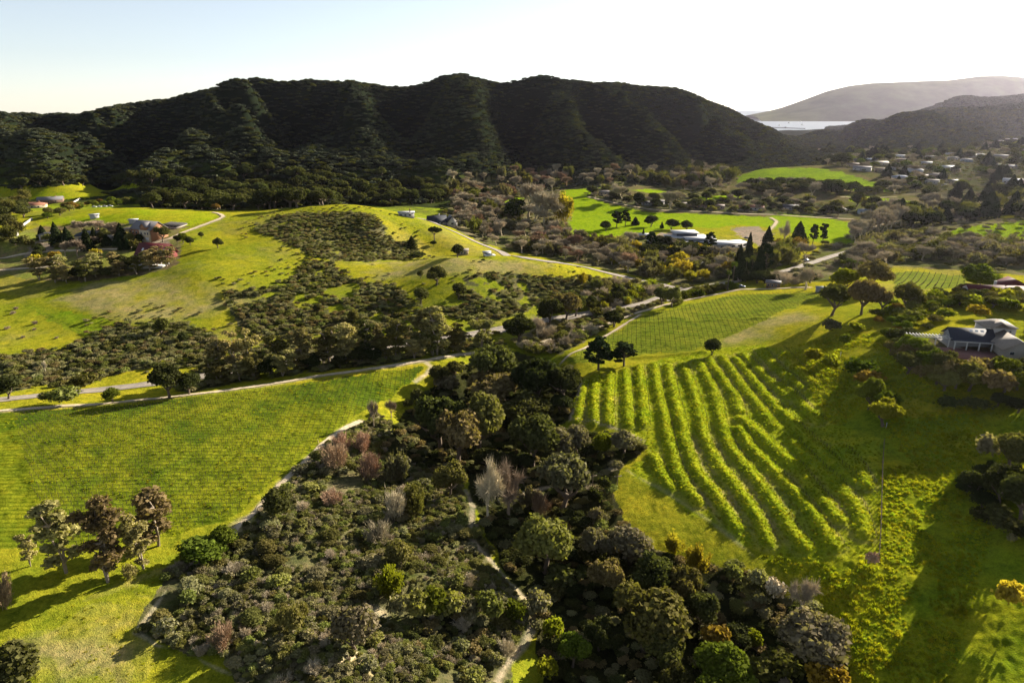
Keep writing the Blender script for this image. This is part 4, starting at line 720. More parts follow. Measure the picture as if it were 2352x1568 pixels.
# ------------------------------------------------------------------ single plants, each where it grows: kind, colour, x, foot y, width, top y, label
T = """
euc euc 152 1314 84 1149|tall tan-leaved eucalyptus, first big one of the grove below the vineyard
euc brown 248 1336 94 1152|tall tan eucalyptus with forked trunk, foremost of the grove below the vineyard
euc euc 330 1305 64 1180|slender pale eucalyptus with long bare trunks in the vineyard grove
euc brown 364 1252 86 1119|dark eucalyptus standing farthest back in the grove, against the vine rows
euc euc 70 1299 42 1230|thin sparse young eucalyptus beside the grove, almost leafless
willow euc 300 1326 34 1254|small leafy sapling at the foot of the eucalyptus grove
brush twigred 2 1395 76 1312|reddish bare bush in the long shadow of the eucalyptus grove
round oak 42 1600 112 1464|dark rounded bush in the corner of the bright yellow meadow
round green 469 1284 90 1238|wide green bush at the sandy corner of the vineyard
round green 519 1261 54 1207|green ball-shaped bush next to the wide green one by the vineyard corner
round oak 641 1187 68 1124|dark round oak on the edge of the pale path along the vineyard
brush twigred 512 1482 72 1438|pinkish leafless bush low in the sage scrub by the meadow
barenear pale 859 980 26 915|tall thin leafless tree at the lower edge of the vineyard
barenear pale 899 958 24 916|short thin leafless tree on the bright grass by the vineyard
shrub oak 958 926 32 886|small dark bush alone on the grass past the vineyard tip
shrub oak 940 936 24 916|low dark bush beside the lone bush on the grass
oak oak 1012 888 44 839|small dark oak where the track reaches the creek trees
round oak 1046 860 36 830|small dark tree by the track bend above the creek oaks
shrub grey 1026 902 60 867|wide greyish bush on the bright grass before the creek oaks
oak oak 1130 910 106 801|large dark oak topping the creek wood below the eucalyptus row
oak brown 1122 944 130 861|broad brownish oak in the middle of the creek wood
oak darkoak 1235 935 108 834|dark oak filling the creek wood next to the terraces
oak darkoak 1295 920 70 824|dark oak touching the upper corner of the planted terraces
oak oak 1012 1035 116 915|huge spreading oak, outermost of the big creek oaks toward the grass
oak olive 1100 1040 120 893|huge domed oak with lit olive top in the creek wood
oak brown 1052 1062 120 950|brown-tinged oak leaning from the big domed oaks
oak oak 1208 985 106 912|domed dark oak between the big creek oaks and the terraces
oak oak 1222 1068 122 962|dark oak below the domed one in the creek wood
round grey 1283 1060 74 985|soft grey-leaved tree at the end of the creek oaks
oak grey 1292 1170 112 1056|large grey-green tree over the shaded path by the creek
oak olive 1034 1140 72 1056|upright olive-green tree standing alone above the scrub
willow grey 917 1104 64 1040|grey half-bare bush beside the shaded grass hollow
brush twig 905 1188 60 1110|pale bare bush in the middle of the scrub slope
willow olive 950 1180 66 1105|yellow-grey willow brush in the middle of the scrub slope
barenear twig 1120 1195 70 1052|tall bare sycamore with white twisted limbs by the footpath
barenear pale 1168 1188 84 1062|wide bare sycamore of tangled pale limbs by the creek path
willow grey 1210 1165 50 1085|low grey willow beside the bare sycamores
brush twigred 1240 1180 60 1130|dark reddish brush under the large grey-green tree
brush twigred 763 1075 78 1022|rust-brown leafless thicket by the pale vineyard path
brush twigred 834 1038 52 992|rust-brown bush highest in the scrub below the vineyard
brush twigred 784 1032 46 994|brown bush pressed between two rusty thickets
brush twigred 846 1096 58 1038|tall rusty brush above the shaded hollow
brush twigred 762 1158 54 1128|small rusty bush alone in the green scrub
brush twig 870 1250 60 1195|grey bare bush in the scrub below the willow brush
round olive 921 1300 58 1234|neat ball-shaped bush in the midst of the scrub
willow lime 895 1366 68 1304|pale yellow-green willow bush below the ball-shaped bush
round grey 815 1490 96 1386|large fuzzy grey bush over the sandy patch
oak olive 675 1460 74 1390|dark olive bush mound in the sage scrub
shrub sage 924 1416 60 1366|sage-grey bush at one end of the long lit brush bank
shrub sagegreen 960 1414 62 1358|green bush on the lit brush bank above the dark hollow
shrub green 1000 1412 62 1354|bright green bush on the lit brush bank
shrub sagegreen 1040 1414 58 1362|rounded bush near the middle of the lit brush bank
shrub grey 1075 1420 50 1372|grey bush closing the lit brush bank
shrub sagegreen 1121 1424 66 1360|tall lit bush between the brush bank and the footpath
shrub green 1185 1424 50 1364|green bush beside the footpath bend
shrub grey 1235 1412 60 1360|pale grey bush across the footpath from the green one
shrub lime 1263 1466 52 1414|bright yellow-green bush by the widened footpath
oak green 1315 1530 74 1466|leafy green tree low by the footpath
shrub lime 1250 1556 56 1516|small bright bush at the foot of the footpath trees
shrub oak 1290 1500 46 1462|dark bush behind the leafy green path tree
shrub sage 1142 1530 40 1505|grey sage bush beside the footpath fork
oak olive 1252 1314 122 1168|large lone oak with sunlit crown beside the footpath
shrub darkoak 1367 1155 36 1118|dark clipped-looking bush by the shaded path
shrub oak 1388 1130 34 1076|tall dark bush at the shaded path end
shrub grey 1370 1205 36 1150|grey bush under the large grey-green tree
oak grey 1367 1288 72 1198|grey-topped oak next to the large lone oak
round grey 1448 1292 88 1216|silvery rounded tree in the creek oaks
oak brown 1391 1364 80 1276|brown-leaved oak in the dark creek wood
oak oak 1499 1386 102 1270|broad oak under the two yellow willows
oak olive 1567 1402 92 1288|olive oak beyond the two yellow willows
oak oak 1608 1442 80 1358|dark green oak over the black creek hollow
oak olive 1480 1492 158 1366|biggest sunlit oak low in the creek wood
oak oak 1520 1545 100 1448|dark oak pressed against the biggest sunlit oak
oak darkoak 1375 1492 62 1424|small dark oak beside the biggest sunlit oak
oak green 1650 1606 142 1502|wide green oak along the lower edge of the creek wood
oak oak 1545 1606 78 1512|dark oak beside the wide green oak
willow yellow 1547 1274 46 1228|golden willow, upper of the pair below the terraces
willow yellow 1600 1314 60 1238|golden-green willow, lower of the pair below the terraces
shrub orange 1645 1492 62 1440|rusty orange bush in the dark creek hollow
barenear twig 1839 1406 66 1330|round grey leafless tree on the edge of the weedy meadow
oak grey 1869 1534 150 1430|broad grey-green tree by the weedy meadow
oak oak 1920 1500 58 1432|dark tree behind the broad grey-green one
shrub yellow 1900 1592 88 1534|yellow-flowered bush under the broad grey-green tree
shrub lime 1730 1482 36 1440|small yellow-green bush alone in the dark scrub
shrub sagegreen 1683 1330 46 1296|pale bush at the foot of the terrace bank
shrub sage 1740 1345 44 1306|grey-green bush along the terrace bank
shrub twig 1780 1372 46 1326|dry grey bush along the terrace bank
round grey 1325 1038 62 978|soft grey bush at the lower corner of the terraces
round lime 1384 1044 46 982|yellow-green round tree below the terrace rows
round grey 1433 1044 56 990|grey-brown round bush below the terrace rows
shrub darkoak 1352 1050 40 1020|small dark bush between two round bushes below the terraces
pine conifer 1374 848 64 776|dark pine, larger of the pair at the head of the terraces
pine conifer 1433 840 56 788|dark pine, smaller of the pair at the head of the terraces
round darkoak 1635 814 38 778|small dark oak where terraces meet the upper vineyard
shrub grey 1908 764 42 732|grey bush in the oak shadows above the terraces
shrub lime 1966 762 32 741|small lime bush in the grass above the terraces
shrub green 1942 796 28 768|small green bush below the lime bush
shrub lime 1866 836 42 802|first yellow-green bush of the bent hedge beside the terraces
shrub lime 1912 852 52 814|second yellow-green bush of the bent hedge beside the terraces
shrub green 1970 870 64 822|wide green bush midway along the bent hedge
shrub orange 1990 892 62 850|rusty-topped bush of the bent hedge
oak green 1995 938 62 866|tall green tree at the elbow of the bent hedge
shrub green 2026 948 60 898|green bush next to last in the bent hedge
oak lime 2028 978 68 920|bright green tree ending the bent hedge
round lime 1938 668 60 618|bright lime tree behind the hill oaks
oak brown 2002 664 70 602|brown-topped oak behind the hill oaks
oak oak 1910 724 62 655|dark oak at the corner of the upper vineyard
oak brown 1978 722 72 643|tall open oak in the middle of the hill oaks
oak brown 2022 720 48 657|brown oak beside the tall open oak
oak olive 2080 710 62 654|oak standing apart past the hill oaks
round green 2249 670 74 610|large dark round tree above the red roofed house
shrub yellow 2246 730 44 701|golden shrub behind the stone gabled house
oak olive 2317 1078 80 952|olive-brown tree on the slope under the stone gabled house
shrub grey 2267 1056 58 998|silver-grey bush on the slope under the stone gabled house
oak darkoak 2240 1135 66 1082|dark tree at the head of the big slope shadow
oak darkoak 2295 1160 84 1072|dark spreading tree in the slope thicket
oak darkoak 2345 1195 96 1080|dark tree at the frame edge in the slope thicket
shrub yellow 2310 1396 62 1336|bright yellow-green bush alone in the shaded meadow
shrub sage 2322 1246 22 1216|small pale bush in the dark slope scrub
shrub twigred 2002 1300 30 1266|small brown bush at the foot of the fence line
barenear twig 1850 664 46 611|round grey leafless tree by the vineyard sheds
palm green 1931 634 14 596|slim fan palm, first of five beyond the hill oaks
palm green 1944 634 14 592|slim fan palm, second of five beyond the hill oaks
palm green 1956 634 14 596|slim fan palm, third of five beyond the hill oaks
palm green 1972 636 14 600|slim fan palm, fourth of five beyond the hill oaks
palm green 1984 634 12 603|slim fan palm, last of five beyond the hill oaks
palm green 1711 640 16 591|fan palm by the junction, first of the tall three
palm green 1725 637 16 586|fan palm by the junction, tallest of the three
palm green 1733 639 16 592|fan palm by the junction, last of the tall three
palm green 1682 658 16 600|fan palm standing before the conifers at the farm lane
palm green 1671 666 14 620|shortest fan palm at the farm lane
conifer conifer 1741 640 36 566|tall black conifer behind the junction palms
conifer conifer 1760 582 36 518|tall pointed conifer beside the gravel lot
conifer conifer 1832 562 42 507|broad dark conifer on the edge of the far bright field
barenear twig 1801 558 30 506|bare spreading tree between two conifers by the far field
pine conifer 1866 562 20 515|thin pine by the far field, first of two
pine conifer 1888 562 20 513|thin pine by the far field, second of two
conifer conifer 1694 642 40 560|tall dark conifer behind the fan palms
conifer conifer 1715 622 28 532|dark narrow conifer in the junction clump
pine conifer 1756 640 30 560|dark pine at the end of the junction clump
pine conifer 1494 577 28 532|dark pine before the white roofed school
pine conifer 1630 574 28 533|tall thin pine against the school roofs
conifer conifer 1477 547 8 522|tiny narrow cypress on the field before the school
pine conifer 1416 523 26 485|wide pine on the bright field, first of the field row
pine conifer 1436 519 22 482|tall pine on the bright field beside the wide one
conifer conifer 1459 516 20 497|low conifer in the field row
round darkoak 1495 520 28 495|round dark tree in the field row
round darkoak 1543 526 32 503|wide dark tree in the field row near the school
round darkoak 1577 529 26 506|leaning dark tree in the field row by the school
conifer conifer 1520 524 10 508|small pointed conifer between the field row trees
round oak 1391 530 22 507|round green tree starting the field row
round darkoak 1466 475 28 442|dark round tree between two bare domes by the field
bare twig 1428 464 54 423|wide bare dome-shaped tree beside the far farmhouse
bare twig 1538 478 56 440|wide bare dome-shaped tree before the far houses
bare twig 1215 502 72 420|tall bare cottonwood by the bright field
bare twig 1250 518 72 438|broad bare cottonwood in the field-side clump
willow yellow 1292 508 54 444|yellowing cottonwood edging the bright field
bare twig 1228 522 84 468|low bare tree under the tall cottonwoods
round darkoak 1185 512 50 457|black-green tree at the foot of the bare cottonwoods
willow yellow 1339 650 22 622|bright yellow willow by the cross road
oak oak 501 569 22 547|round dark tree alone on the bright slope
round darkoak 437 562 18 543|round bush above the red barn slope
round green 421 557 20 531|bright green tree above the red barn
round darkoak 408 557 15 533|dark tree beside the bright green one above the barn
round oak 463 546 12 530|tiny bush high on the bright slope
oak oak 374 555 30 519|full dark tree beside the brick house
conifer conifer 133 564 30 508|tall dark conifer beside the estate hall
conifer conifer 203 574 32 524|broad dark conifer before the estate hall
conifer conifer 219 558 22 521|dark conifer behind the broad one
conifer conifer 279 574 15 546|narrow cypress by the estate wall
conifer conifer 294 572 15 544|narrow cypress, second along the estate drive
conifer conifer 311 574 14 552|small cypress near the brick house
conifer conifer 326 569 17 546|full cypress in front of the brick house
oak olive 299 562 24 528|yellowish oak beside the small tiled roof
bare pale 190 537 44 505|pale leafless tree over the estate roofs
bare pale 222 537 44 505|second pale leafless tree over the estate roofs
bare pale 270 554 38 509|tall pale leafless tree before the estate hall
bare pale 150 587 32 554|pale leafless tree below the estate drive
bare pale 178 587 30 550|pale leafless tree, taller, below the estate drive
shrub yellow 80 612 42 584|golden bush along the estate lane
shrub yellow 130 600 26 577|golden bush under the pale leafless trees
shrub yellow 222 590 28 571|yellow bush at the end of the estate lane
umbrella darkoak 998 553 32 520|umbrella-shaped pine on the shoulder of the knoll
round darkoak 996 563 14 552|small round bush under the umbrella pine
conifer darkoak 946 570 26 540|dark cone-shaped tree at the foot of the knoll
shrub darkoak 958 596 38 579|dark bush in the dip between the two knolls
oak oak 1003 654 48 613|big lone oak on the front knoll
round oak 966 638 16 619|little tree in the shadow of the lone knoll oak
round darkoak 1053 685 32 646|dark egg-shaped oak at the scrub edge of the front knoll
round oak 966 698 34 660|round oak at the foot of the front knoll
round oak 730 719 20 691|tall dark bush in the mid-slope scrub
round olive 814 739 26 711|round bush among the mid-slope scrub
round darkoak 1050 590 30 561|dark tree beside the tan shed by the road
round olive 372 768 34 727|tall bush in the brushy hollow below the meadow
round darkoak 420 788 24 763|dark round bush in the brushy hollow
round darkoak 20 916 54 866|dark bush mass at the start of the pale track
oak darkoak 390 912 66 842|wide dark oak between the two roads
oak darkoak 435 905 52 858|dark oak next to the wide one between the roads
round green 258 922 40 892|bright green bush where the paved road shows
shrub sagegreen 150 926 66 892|long grey-green bush along the pale track
shrub olive 200 894 64 858|olive bush above the paved road
shrub olive 115 926 34 898|small olive bush along the pale track
barenear twig 107 860 12 826|thin dead trunk standing in the roadside brush
euc euc 500 870 58 780|first eucalyptus of the road row, pale gold crown
euc euc 545 866 58 764|tall eucalyptus in the first clump of the road row
euc euc 577 864 48 756|tallest eucalyptus in the first clump of the road row
euc olive 645 850 50 770|thin eucalyptus after the gap in the road row
euc euc 690 846 62 757|eucalyptus over the visible stretch of paved road
euc olive 760 836 56 752|dark eucalyptus before the middle of the road row
euc euc 795 832 62 740|leaning eucalyptus in the middle of the road row
euc darkoak 838 828 56 738|very dark eucalyptus in the middle of the road row
euc euc 868 822 44 744|white-trunked eucalyptus in the road row
euc olive 909 821 62 735|broad eucalyptus past the white-trunked one
euc euc 968 815 64 714|tall golden eucalyptus near the end of the row
euc euc 1004 813 60 702|tallest golden eucalyptus of the whole road row
euc olive 1040 806 44 740|short eucalyptus behind the tallest one
euc euc 1105 804 58 720|last eucalyptus of the row, with a bare white trunk
oak darkoak 1190 788 66 726|dark oak where the creek meets the paved road
barenear twig 1234 778 44 726|bare round tree beside the creek-side dark oak
oak darkoak 1262 748 56 678|dark oak along the road bend
oak brown 1300 738 56 672|brownish oak along the road bend
oak darkoak 1322 726 46 664|narrow dark oak in the road-bend trees
oak darkoak 1420 697 42 658|dark round oak above the creek track
round darkoak 1410 750 44 714|black round tree touching the creek track
oak oak 1520 700 36 646|dark green tree beside the road stub
oak olive 1542 704 40 640|taller green tree beside the road stub
round darkoak 1357 704 22 675|small dark tree among the creek willows
willow yellow 1389 714 20 692|bright yellow bush among the creek willows
willow yellow 1442 699 16 672|yellow sapling beside the dark round oak
"""
for line in T.strip().split('\n'):
    a, lab = line.split('|'); k, m, *q = a.split(); q = [float(v) for v in q]; place(k, m, *q, lab)

# rows and drifts of like plants: nothing in the photo tells the members apart
def fill(poly, spacing, kinds, label, group, rr, hr, jitter=.42, maxn=999, seed=0, avoid=4.0, names=None):
    rng = np.random.default_rng(seed + 100); d = dens(poly, True, 5); w = hit(d[:, 0], d[:, 1]); x0, x1 = w[:, 0].min(), w[:, 0].max(); y0, y1 = w[:, 1].min(), w[:, 1].max()
    gx, gy = np.meshgrid(np.arange(x0, x1, spacing), np.arange(y0, y1, spacing)); gx = (gx + rng.uniform(-jitter, jitter, gx.shape) * spacing).ravel(); gy = (gy + rng.uniform(-jitter, jitter, gy.shape) * spacing).ravel()
    ok = inside(poly, gx, gy); gx, gy = gx[ok], gy[ok]
    for P in ROADW: 
        dd = linedist(P, gx, gy, 12) > avoid; gx, gy = gx[dd], gy[dd]
    if len(gx) > maxn: i = rng.choice(len(gx), maxn, False); gx, gy = gx[i], gy[i]
    gz = H(gx, gy); n = 0
    for x, y, z in zip(gx, gy, gz):
        k, m, lb = kinds[int(rng.integers(0, len(kinds)))]; r = rng.uniform(*rr); h = r * rng.uniform(*hr)
        if k in ('conifer', 'pine', 'euc'): h *= 1.6
        if k == 'palm': r *= .4; h *= 1.5
        put(k, m, (x, y, z), r, h, (lb or '') + label, group + ' ' + NAME[k].replace('_', ' '), split=False, rz=rng.uniform(0, 6.28), name=(names or {}).get(k)); n += 1
    return n
ROADW = list(WL.values()) + [WT[k][0] for k in ('main', 'creek', 'street', 'hilltop', 'estate', 'school')]
cnt = {}
def F_(name, *a, **k): cnt[name] = fill(*a, **k)
F_('wood', POLY['wood'], 13, [('oak', 'darkoak', 'dark oak '), ('oak', 'oak', 'green oak '), ('oak', 'darkoak', 'dark oak '), ('oak', 'oak', 'green oak ')], 'in the dense dark wood behind the grassy knolls', 'wood behind the knolls', (6.5, 10), (1.25, 1.7), seed=1, maxn=185)
F_('ripA', [(1000,455),(1020,420),(1200,405),(1500,390),(1650,392),(1690,405),(1640,440),(1500,428),(1390,425),(1280,430),(1280,440),(1090,470)], 16, [('bare', 'twig', 'bare grey-brown tree '), ('bare', 'twig', 'bare grey-brown tree '), ('willow', 'olive', 'olive willow '), ('bare', 'twigred', 'reddish bare tree '), ('bare', 'twig', 'bare grey-brown tree '), ('willow', 'grey', 'grey willow '), ('round', 'darkoak', 'dark round tree ')], 'in the creek belt at the foot of the mountains', 'creek belt under the mountains', (6, 9.5), (1.5, 2.2), seed=2, maxn=150, names={'bare': 'bare_cottonwood'})
F_('ripY', [(1560,408),(1690,400),(1700,412),(1570,425)], 13, [('willow', 'yellow', 'yellow cottonwood '), ('willow', 'olive', 'olive willow ')], 'in the lit clump under the mountain end', 'yellow clump under the mountains', (6, 9), (1.4, 1.9), seed=3, maxn=16)
F_('ripB', [(1040,470),(1100,450),(1180,470),(1200,520),(1300,530),(1300,545),(1390,555),(1480,600),(1500,640),(1440,622),(1320,600),(1180,578),(1090,545),(1050,510)], 7.5, [('bare', 'twig', 'bare grey-brown tree '), ('bare', 'twig', 'bare grey-brown tree '), ('willow', 'olive', 'olive willow '), ('willow', 'grey', 'grey willow '), ('bare', 'twig', 'bare grey-brown tree '), ('bare', 'twigred', 'reddish bare tree ')], 'in the thicket along the cross road', 'thicket along the cross road', (4, 7), (1.3, 2.0), seed=4, maxn=230, names={'bare': 'bare_sycamore'})
F_('ripC', [(1440,560),(1560,575),(1650,575),(1690,600),(1690,640),(1600,650),(1500,640),(1400,615)], 9, [('willow', 'olive', 'olive willow '), ('bare', 'twig', 'bare tree '), ('willow', 'grey', 'grey willow '), ('willow', 'yellow', 'golden willow ')], 'in the thicket before the road junction', 'thicket before the junction', (4, 6.5), (1.2, 1.8), seed=5, maxn=60)
F_('ripD', [(1740,600),(1780,575),(1850,578),(1850,610),(1790,625)], 9, [('willow', 'orange', 'rusty willow '), ('willow', 'olive', 'olive willow '), ('bare', 'twig', 'bare tree ')], 'behind the junction palms', 'golden willows by the junction', (5, 7.5), (1.4, 1.8), seed=6, maxn=14)
F_('sch', [(1480,590),(1500,566),(1600,575),(1640,590),(1560,600)], 8, [('oak', 'darkoak', 'dark oak ')], 'in the black hedge below the school', 'dark trees below the school', (4, 6), (1.3, 1.8), seed=7, maxn=24)
F_('ripE', [(1930,600),(2010,565),(2100,545),(2352,570),(2450,580),(2450,625),(2300,612),(2100,600),(1960,622)], 10, [('willow', 'olive', 'olive willow '), ('bare', 'twig', 'bare tree '), ('bare', 'twig', 'bare tree '), ('willow', 'grey', 'grey willow ')], 'in the brushy belt behind the palms', 'brushy belt behind the palms', (4.5, 7.5), (1.1, 1.7), seed=8, maxn=150)
F_('row', [(1940,558),(1955,548),(2060,506),(2085,512),(1975,562)], 8, [('bare', 'twig', 'grey leafless plane ')], 'tree in the avenue beside the valley road', 'bare avenue trees', (5, 7), (2.2, 2.8), seed=9, maxn=26, avoid=1)
F_('ripF', [(1960,470),(2060,478),(2170,470),(2290,450),(2352,450),(2450,470),(2450,505),(2300,500),(2200,510),(2100,530),(2080,505),(2000,495)], 15, [('bare', 'twig', 'bare tree '), ('round', 'darkoak', 'dark round tree '), ('willow', 'olive', 'olive willow '), ('conifer', 'conifer', 'dark conifer ')], 'between the bright field and the hillside village', 'belt below the village', (6, 9), (1.3, 1.9), seed=10, maxn=85, names={'bare': 'bare_poplar'})
F_('vil', POLY['village'], 17, [('round', 'darkoak', 'dark round tree '), ('round', 'oak', 'green round tree '), ('conifer', 'conifer', 'dark conifer '), ('bare', 'twig', 'bare tree '), ('round', 'green', 'bright green tree ')], 'among the houses of the hillside village', 'village garden trees', (5, 9), (1.1, 1.6), seed=11, maxn=300, names={'round': 'garden_tree', 'bare': 'bare_poplar'})
F_('gar', POLY['gardens'], 16, [('round', 'darkoak', 'dark round tree '), ('bare', 'twig', 'bare tree '), ('round', 'oak', 'green round tree '), ('shrub', 'olive', 'olive shrub ')], 'around the far farmhouses above the bright field', 'trees around the far farmhouses', (4, 7), (1.1, 1.6), seed=12, maxn=70, names={'round': 'garden_tree', 'bare': 'bare_poplar'})
F_('edge', [(-40,470),(60,455),(70,500),(60,560),(-40,570)], 12, [('round', 'oak', 'green tree '), ('willow', 'olive', 'olive tree '), ('bare', 'twig', 'bare tree ')], 'in the shady grove beside the estate gate', 'grove by the estate gate', (4, 7), (1.2, 1.6), seed=13, maxn=40)
F_('hedge', [(100,505),(110,492),(200,468),(300,461),(430,467),(520,478),(520,484),(400,474),(300,470),(200,479)], 7, [('round', 'green', 'green tree '), ('round', 'orange', 'rusty orange tree '), ('round', 'olive', 'olive tree ')], 'in the clipped line behind the grassy crest', 'tree line behind the crest', (3, 4.6), (1.2, 1.5), seed=14, maxn=60, names={'round': 'clipped_tree'})
F_('mb', [(0,440),(110,440),(150,436),(200,430),(330,423),(330,416),(200,418),(0,420)], 18, [('oak', 'oak', 'dark oak '), ('oak', 'darkoak', 'dark oak ')], 'on the meadow edge at the mountain foot', 'oaks at the mountain foot', (6, 11), (1.1, 1.5), seed=15, maxn=34)
F_('bk', [(650,484),(640,474),(520,480),(380,475),(380,466),(520,470),(640,466)], 11, [('bare', 'pale', 'pale bare tree '), ('round', 'olive', 'olive tree '), ('bare', 'twig', 'bare tree ')], 'along the lane behind the knolls', 'lane trees behind the knolls', (4, 6.5), (1.2, 1.8), seed=16, maxn=30)
F_('euc', [(82,638),(120,625),(200,622),(300,612),(420,600),(425,612),(350,625),(270,640),(160,652),(90,652)], 8.5, [('euc', 'euc', 'pale-trunked eucalyptus '), ('euc', 'olive', 'olive eucalyptus '), ('euc', 'brown', 'brownish eucalyptus '), ('round', 'darkoak', 'dark round tree ')], 'in the windbreak below the estate lane', 'estate windbreak', (3.6, 5.4), (1.3, 1.6), seed=17, maxn=52)
F_('erow', [(480,872),(600,852),(760,832),(900,818),(1040,805),(1100,800),(1100,808),(960,823),(800,842),(600,870),(490,884)], 5.5, [('euc', 'olive', 'olive young eucalyptus '), ('oak', 'darkoak', 'dark small oak '), ('euc', 'euc', 'pale young eucalyptus ')], 'filling the gaps of the tall road row', 'undergrowth trees of the road row', (2.8, 4.4), (1.2, 1.7), seed=40, maxn=46, avoid=3.4)
F_('hsD', [(2345,735),(2450,720),(2450,850),(2380,850)], 6, [('oak', 'oak', 'dark tree '), ('oak', 'green', 'green tree ')], 'behind the stone gabled house', 'trees behind the stone house', (3, 4.4), (1.2, 1.6), seed=41, maxn=12)
F_('hsF', [(2025,785),(2075,760),(2100,825),(2200,846),(2352,848),(2400,850),(2400,872),(2180,872),(2080,855)], 4.4, [('round', 'oak', 'dark round tree '), ('oak', 'green', 'green tree '), ('oak', 'olive', 'olive tree ')], 'hugging the terrace edge of the stone gabled house', 'terrace edge trees of the stone house', (2.2, 3.4), (1.1, 1.5), seed=42, maxn=40)
F_('hsG', [(2110,905),(2200,925),(2352,930),(2420,930),(2420,965),(2300,955),(2180,945)], 5, [('oak', 'darkoak', 'dark tree '), ('shrub', 'oak', 'dark shrub ')], 'at the lower foot of the screen below the house', 'lower foot of the house screen', (2.4, 3.8), (1.0, 1.4), seed=43, maxn=34)
F_('est', [(40,600),(20,570),(60,545),(120,540),(240,540),(330,540),(330,575),(250,575),(120,580),(90,600)], 10, [('round', 'darkoak', 'dark round tree '), ('conifer', 'conifer', 'dark conifer '), ('shrub', 'olive', 'olive shrub '), ('bare', 'pale', 'pale bare tree ')], 'in the estate gardens on the knoll', 'estate garden trees', (2.6, 4.6), (1.2, 1.8), seed=18, maxn=34)
F_('crk', [(1200,800),(1255,760),(1330,752),(1390,740),(1330,778),(1270,810),(1215,815)], 4.6, [('willow', 'olive', 'olive willow brush '), ('brush', 'twig', 'bare grey brush '), ('brush', 'twig', 'bare grey brush '), ('willow', 'sagegreen', 'pale green willow brush ')], 'along the creek track', 'creek track brush', (2.4, 4), (.9, 1.4), seed=19, maxn=85)
F_('crk2', [(1330,735),(1290,735),(1340,690),(1420,672),(1500,655),(1530,665),(1480,700),(1420,722)], 6, [('willow', 'olive', 'olive willow brush '), ('brush', 'twig', 'bare grey brush '), ('willow', 'lime', 'lime willow brush '), ('willow', 'sagegreen', 'pale green willow brush ')], 'between the paved road and the creek track', 'brush between road and track', (2.8, 4.6), (.9, 1.4), seed=20, maxn=85)
F_('crk3', [(1380,655),(1480,640),(1500,662),(1440,690),(1300,720),(1260,715),(1320,680)], 7, [('willow', 'olive', 'olive willow brush '), ('brush', 'twig', 'bare grey brush '), ('willow', 'sage', 'sage willow brush ')], 'on the uphill side of the paved road', 'brush above the paved road', (2.8, 4.4), (.9, 1.3), seed=21, maxn=60)
F_('crk4', [(1560,680),(1640,660),(1690,656),(1690,664),(1600,686),(1550,702)], 5, [('willow', 'olive', 'olive willow brush '), ('willow', 'green', 'green willow brush ')], 'by the road junction at the upper vineyard', 'junction brush', (2.6, 4.2), (.9, 1.3), seed=22, maxn=34)
F_('jct', [(1690,650),(1740,640),(1850,640),(1870,655),(1780,655)], 8, [('round', 'darkoak', 'dark round tree '), ('brush', 'twig', 'bare grey brush ')], 'around the farm sheds at the upper vineyard', 'trees around the farm sheds', (3, 5), (1.2, 1.6), seed=23, maxn=18)
F_('hsA', [(2060,830),(2110,815),(2160,845),(2260,868),(2352,868),(2450,870),(2450,925),(2352,918),(2230,912),(2150,895),(2080,865)], 4.2, [('oak', 'green', 'green leafy tree '), ('oak', 'olive', 'olive leafy tree '), ('oak', 'oak', 'dark leafy tree '), ('shrub', 'brown', 'brown shrub ')], 'in the tall screen below the stone gabled house', 'screen below the house', (3.0, 4.6), (1.4, 1.9), seed=24, maxn=110)
F_('hsB', [(2000,720),(2070,700),(2180,690),(2250,700),(2180,735),(2110,765),(2080,800),(2045,790),(2070,750),(2010,740)], 5.2, [('shrub', 'green', 'green shrub '), ('shrub', 'lime', 'lime shrub '), ('shrub', 'orange', 'rusty shrub '), ('oak', 'green', 'green tree '), ('shrub', 'olive', 'olive shrub ')], 'on the bank around the garden', 'garden bank planting', (2, 3.4), (.9, 1.3), seed=25, maxn=75)
F_('hsC', [(2140,690),(2200,672),(2352,690),(2450,700),(2450,735),(2352,725),(2280,715),(2220,705)], 6.5, [('oak', 'oak', 'dark tree '), ('shrub', 'lime', 'lime shrub '), ('oak', 'olive', 'olive tree ')], 'between the two hilltop houses', 'trees between the hilltop houses', (2.8, 4.4), (1.1, 1.5), seed=26, maxn=50)
F_('slp', [(2190,1120),(2240,1090),(2352,1080),(2420,1120),(2420,1300),(2352,1290),(2290,1240),(2230,1180)], 6, [('oak', 'darkoak', 'dark tree '), ('shrub', 'oak', 'dark shrub ')], 'in the dark thicket at the edge of the weedy slope', 'thicket at the weedy slope', (2.6, 4), (.8, 1.1), seed=27, maxn=30)
F_('orch', [(40,700),(10,760),(60,800),(170,790),(120,740)], 11, [('brush', 'pale', 'small pale blossoming shrub ')], 'on the green slope beside the ruts', 'pale shrubs on the green slope', (.9, 1.6), (.9, 1.3), seed=28, maxn=16)
F_('cany', [(1180,1250),(1330,1200),(1420,1240),(1480,1300),(1430,1420),(1330,1440),(1250,1400),(1200,1340)], 7, [('oak', 'darkoak', 'dark oak '), ('shrub', 'oak', 'dark shrub ')], 'on the shaded floor of the creek wood', 'creek wood floor', (2.2, 4), (1.0, 1.4), seed=29, maxn=22)
F_('cany2', [(1180,880),(1290,850),(1310,930),(1260,970),(1100,1080),(1180,1100),(1290,1080),(1200,1010),(1120,960)], 8, [('oak', 'darkoak', 'dark oak ')], 'filling the gaps between the big creek oaks', 'gap oaks of the creek wood', (3, 5), (1.1, 1.4), seed=30, maxn=26)
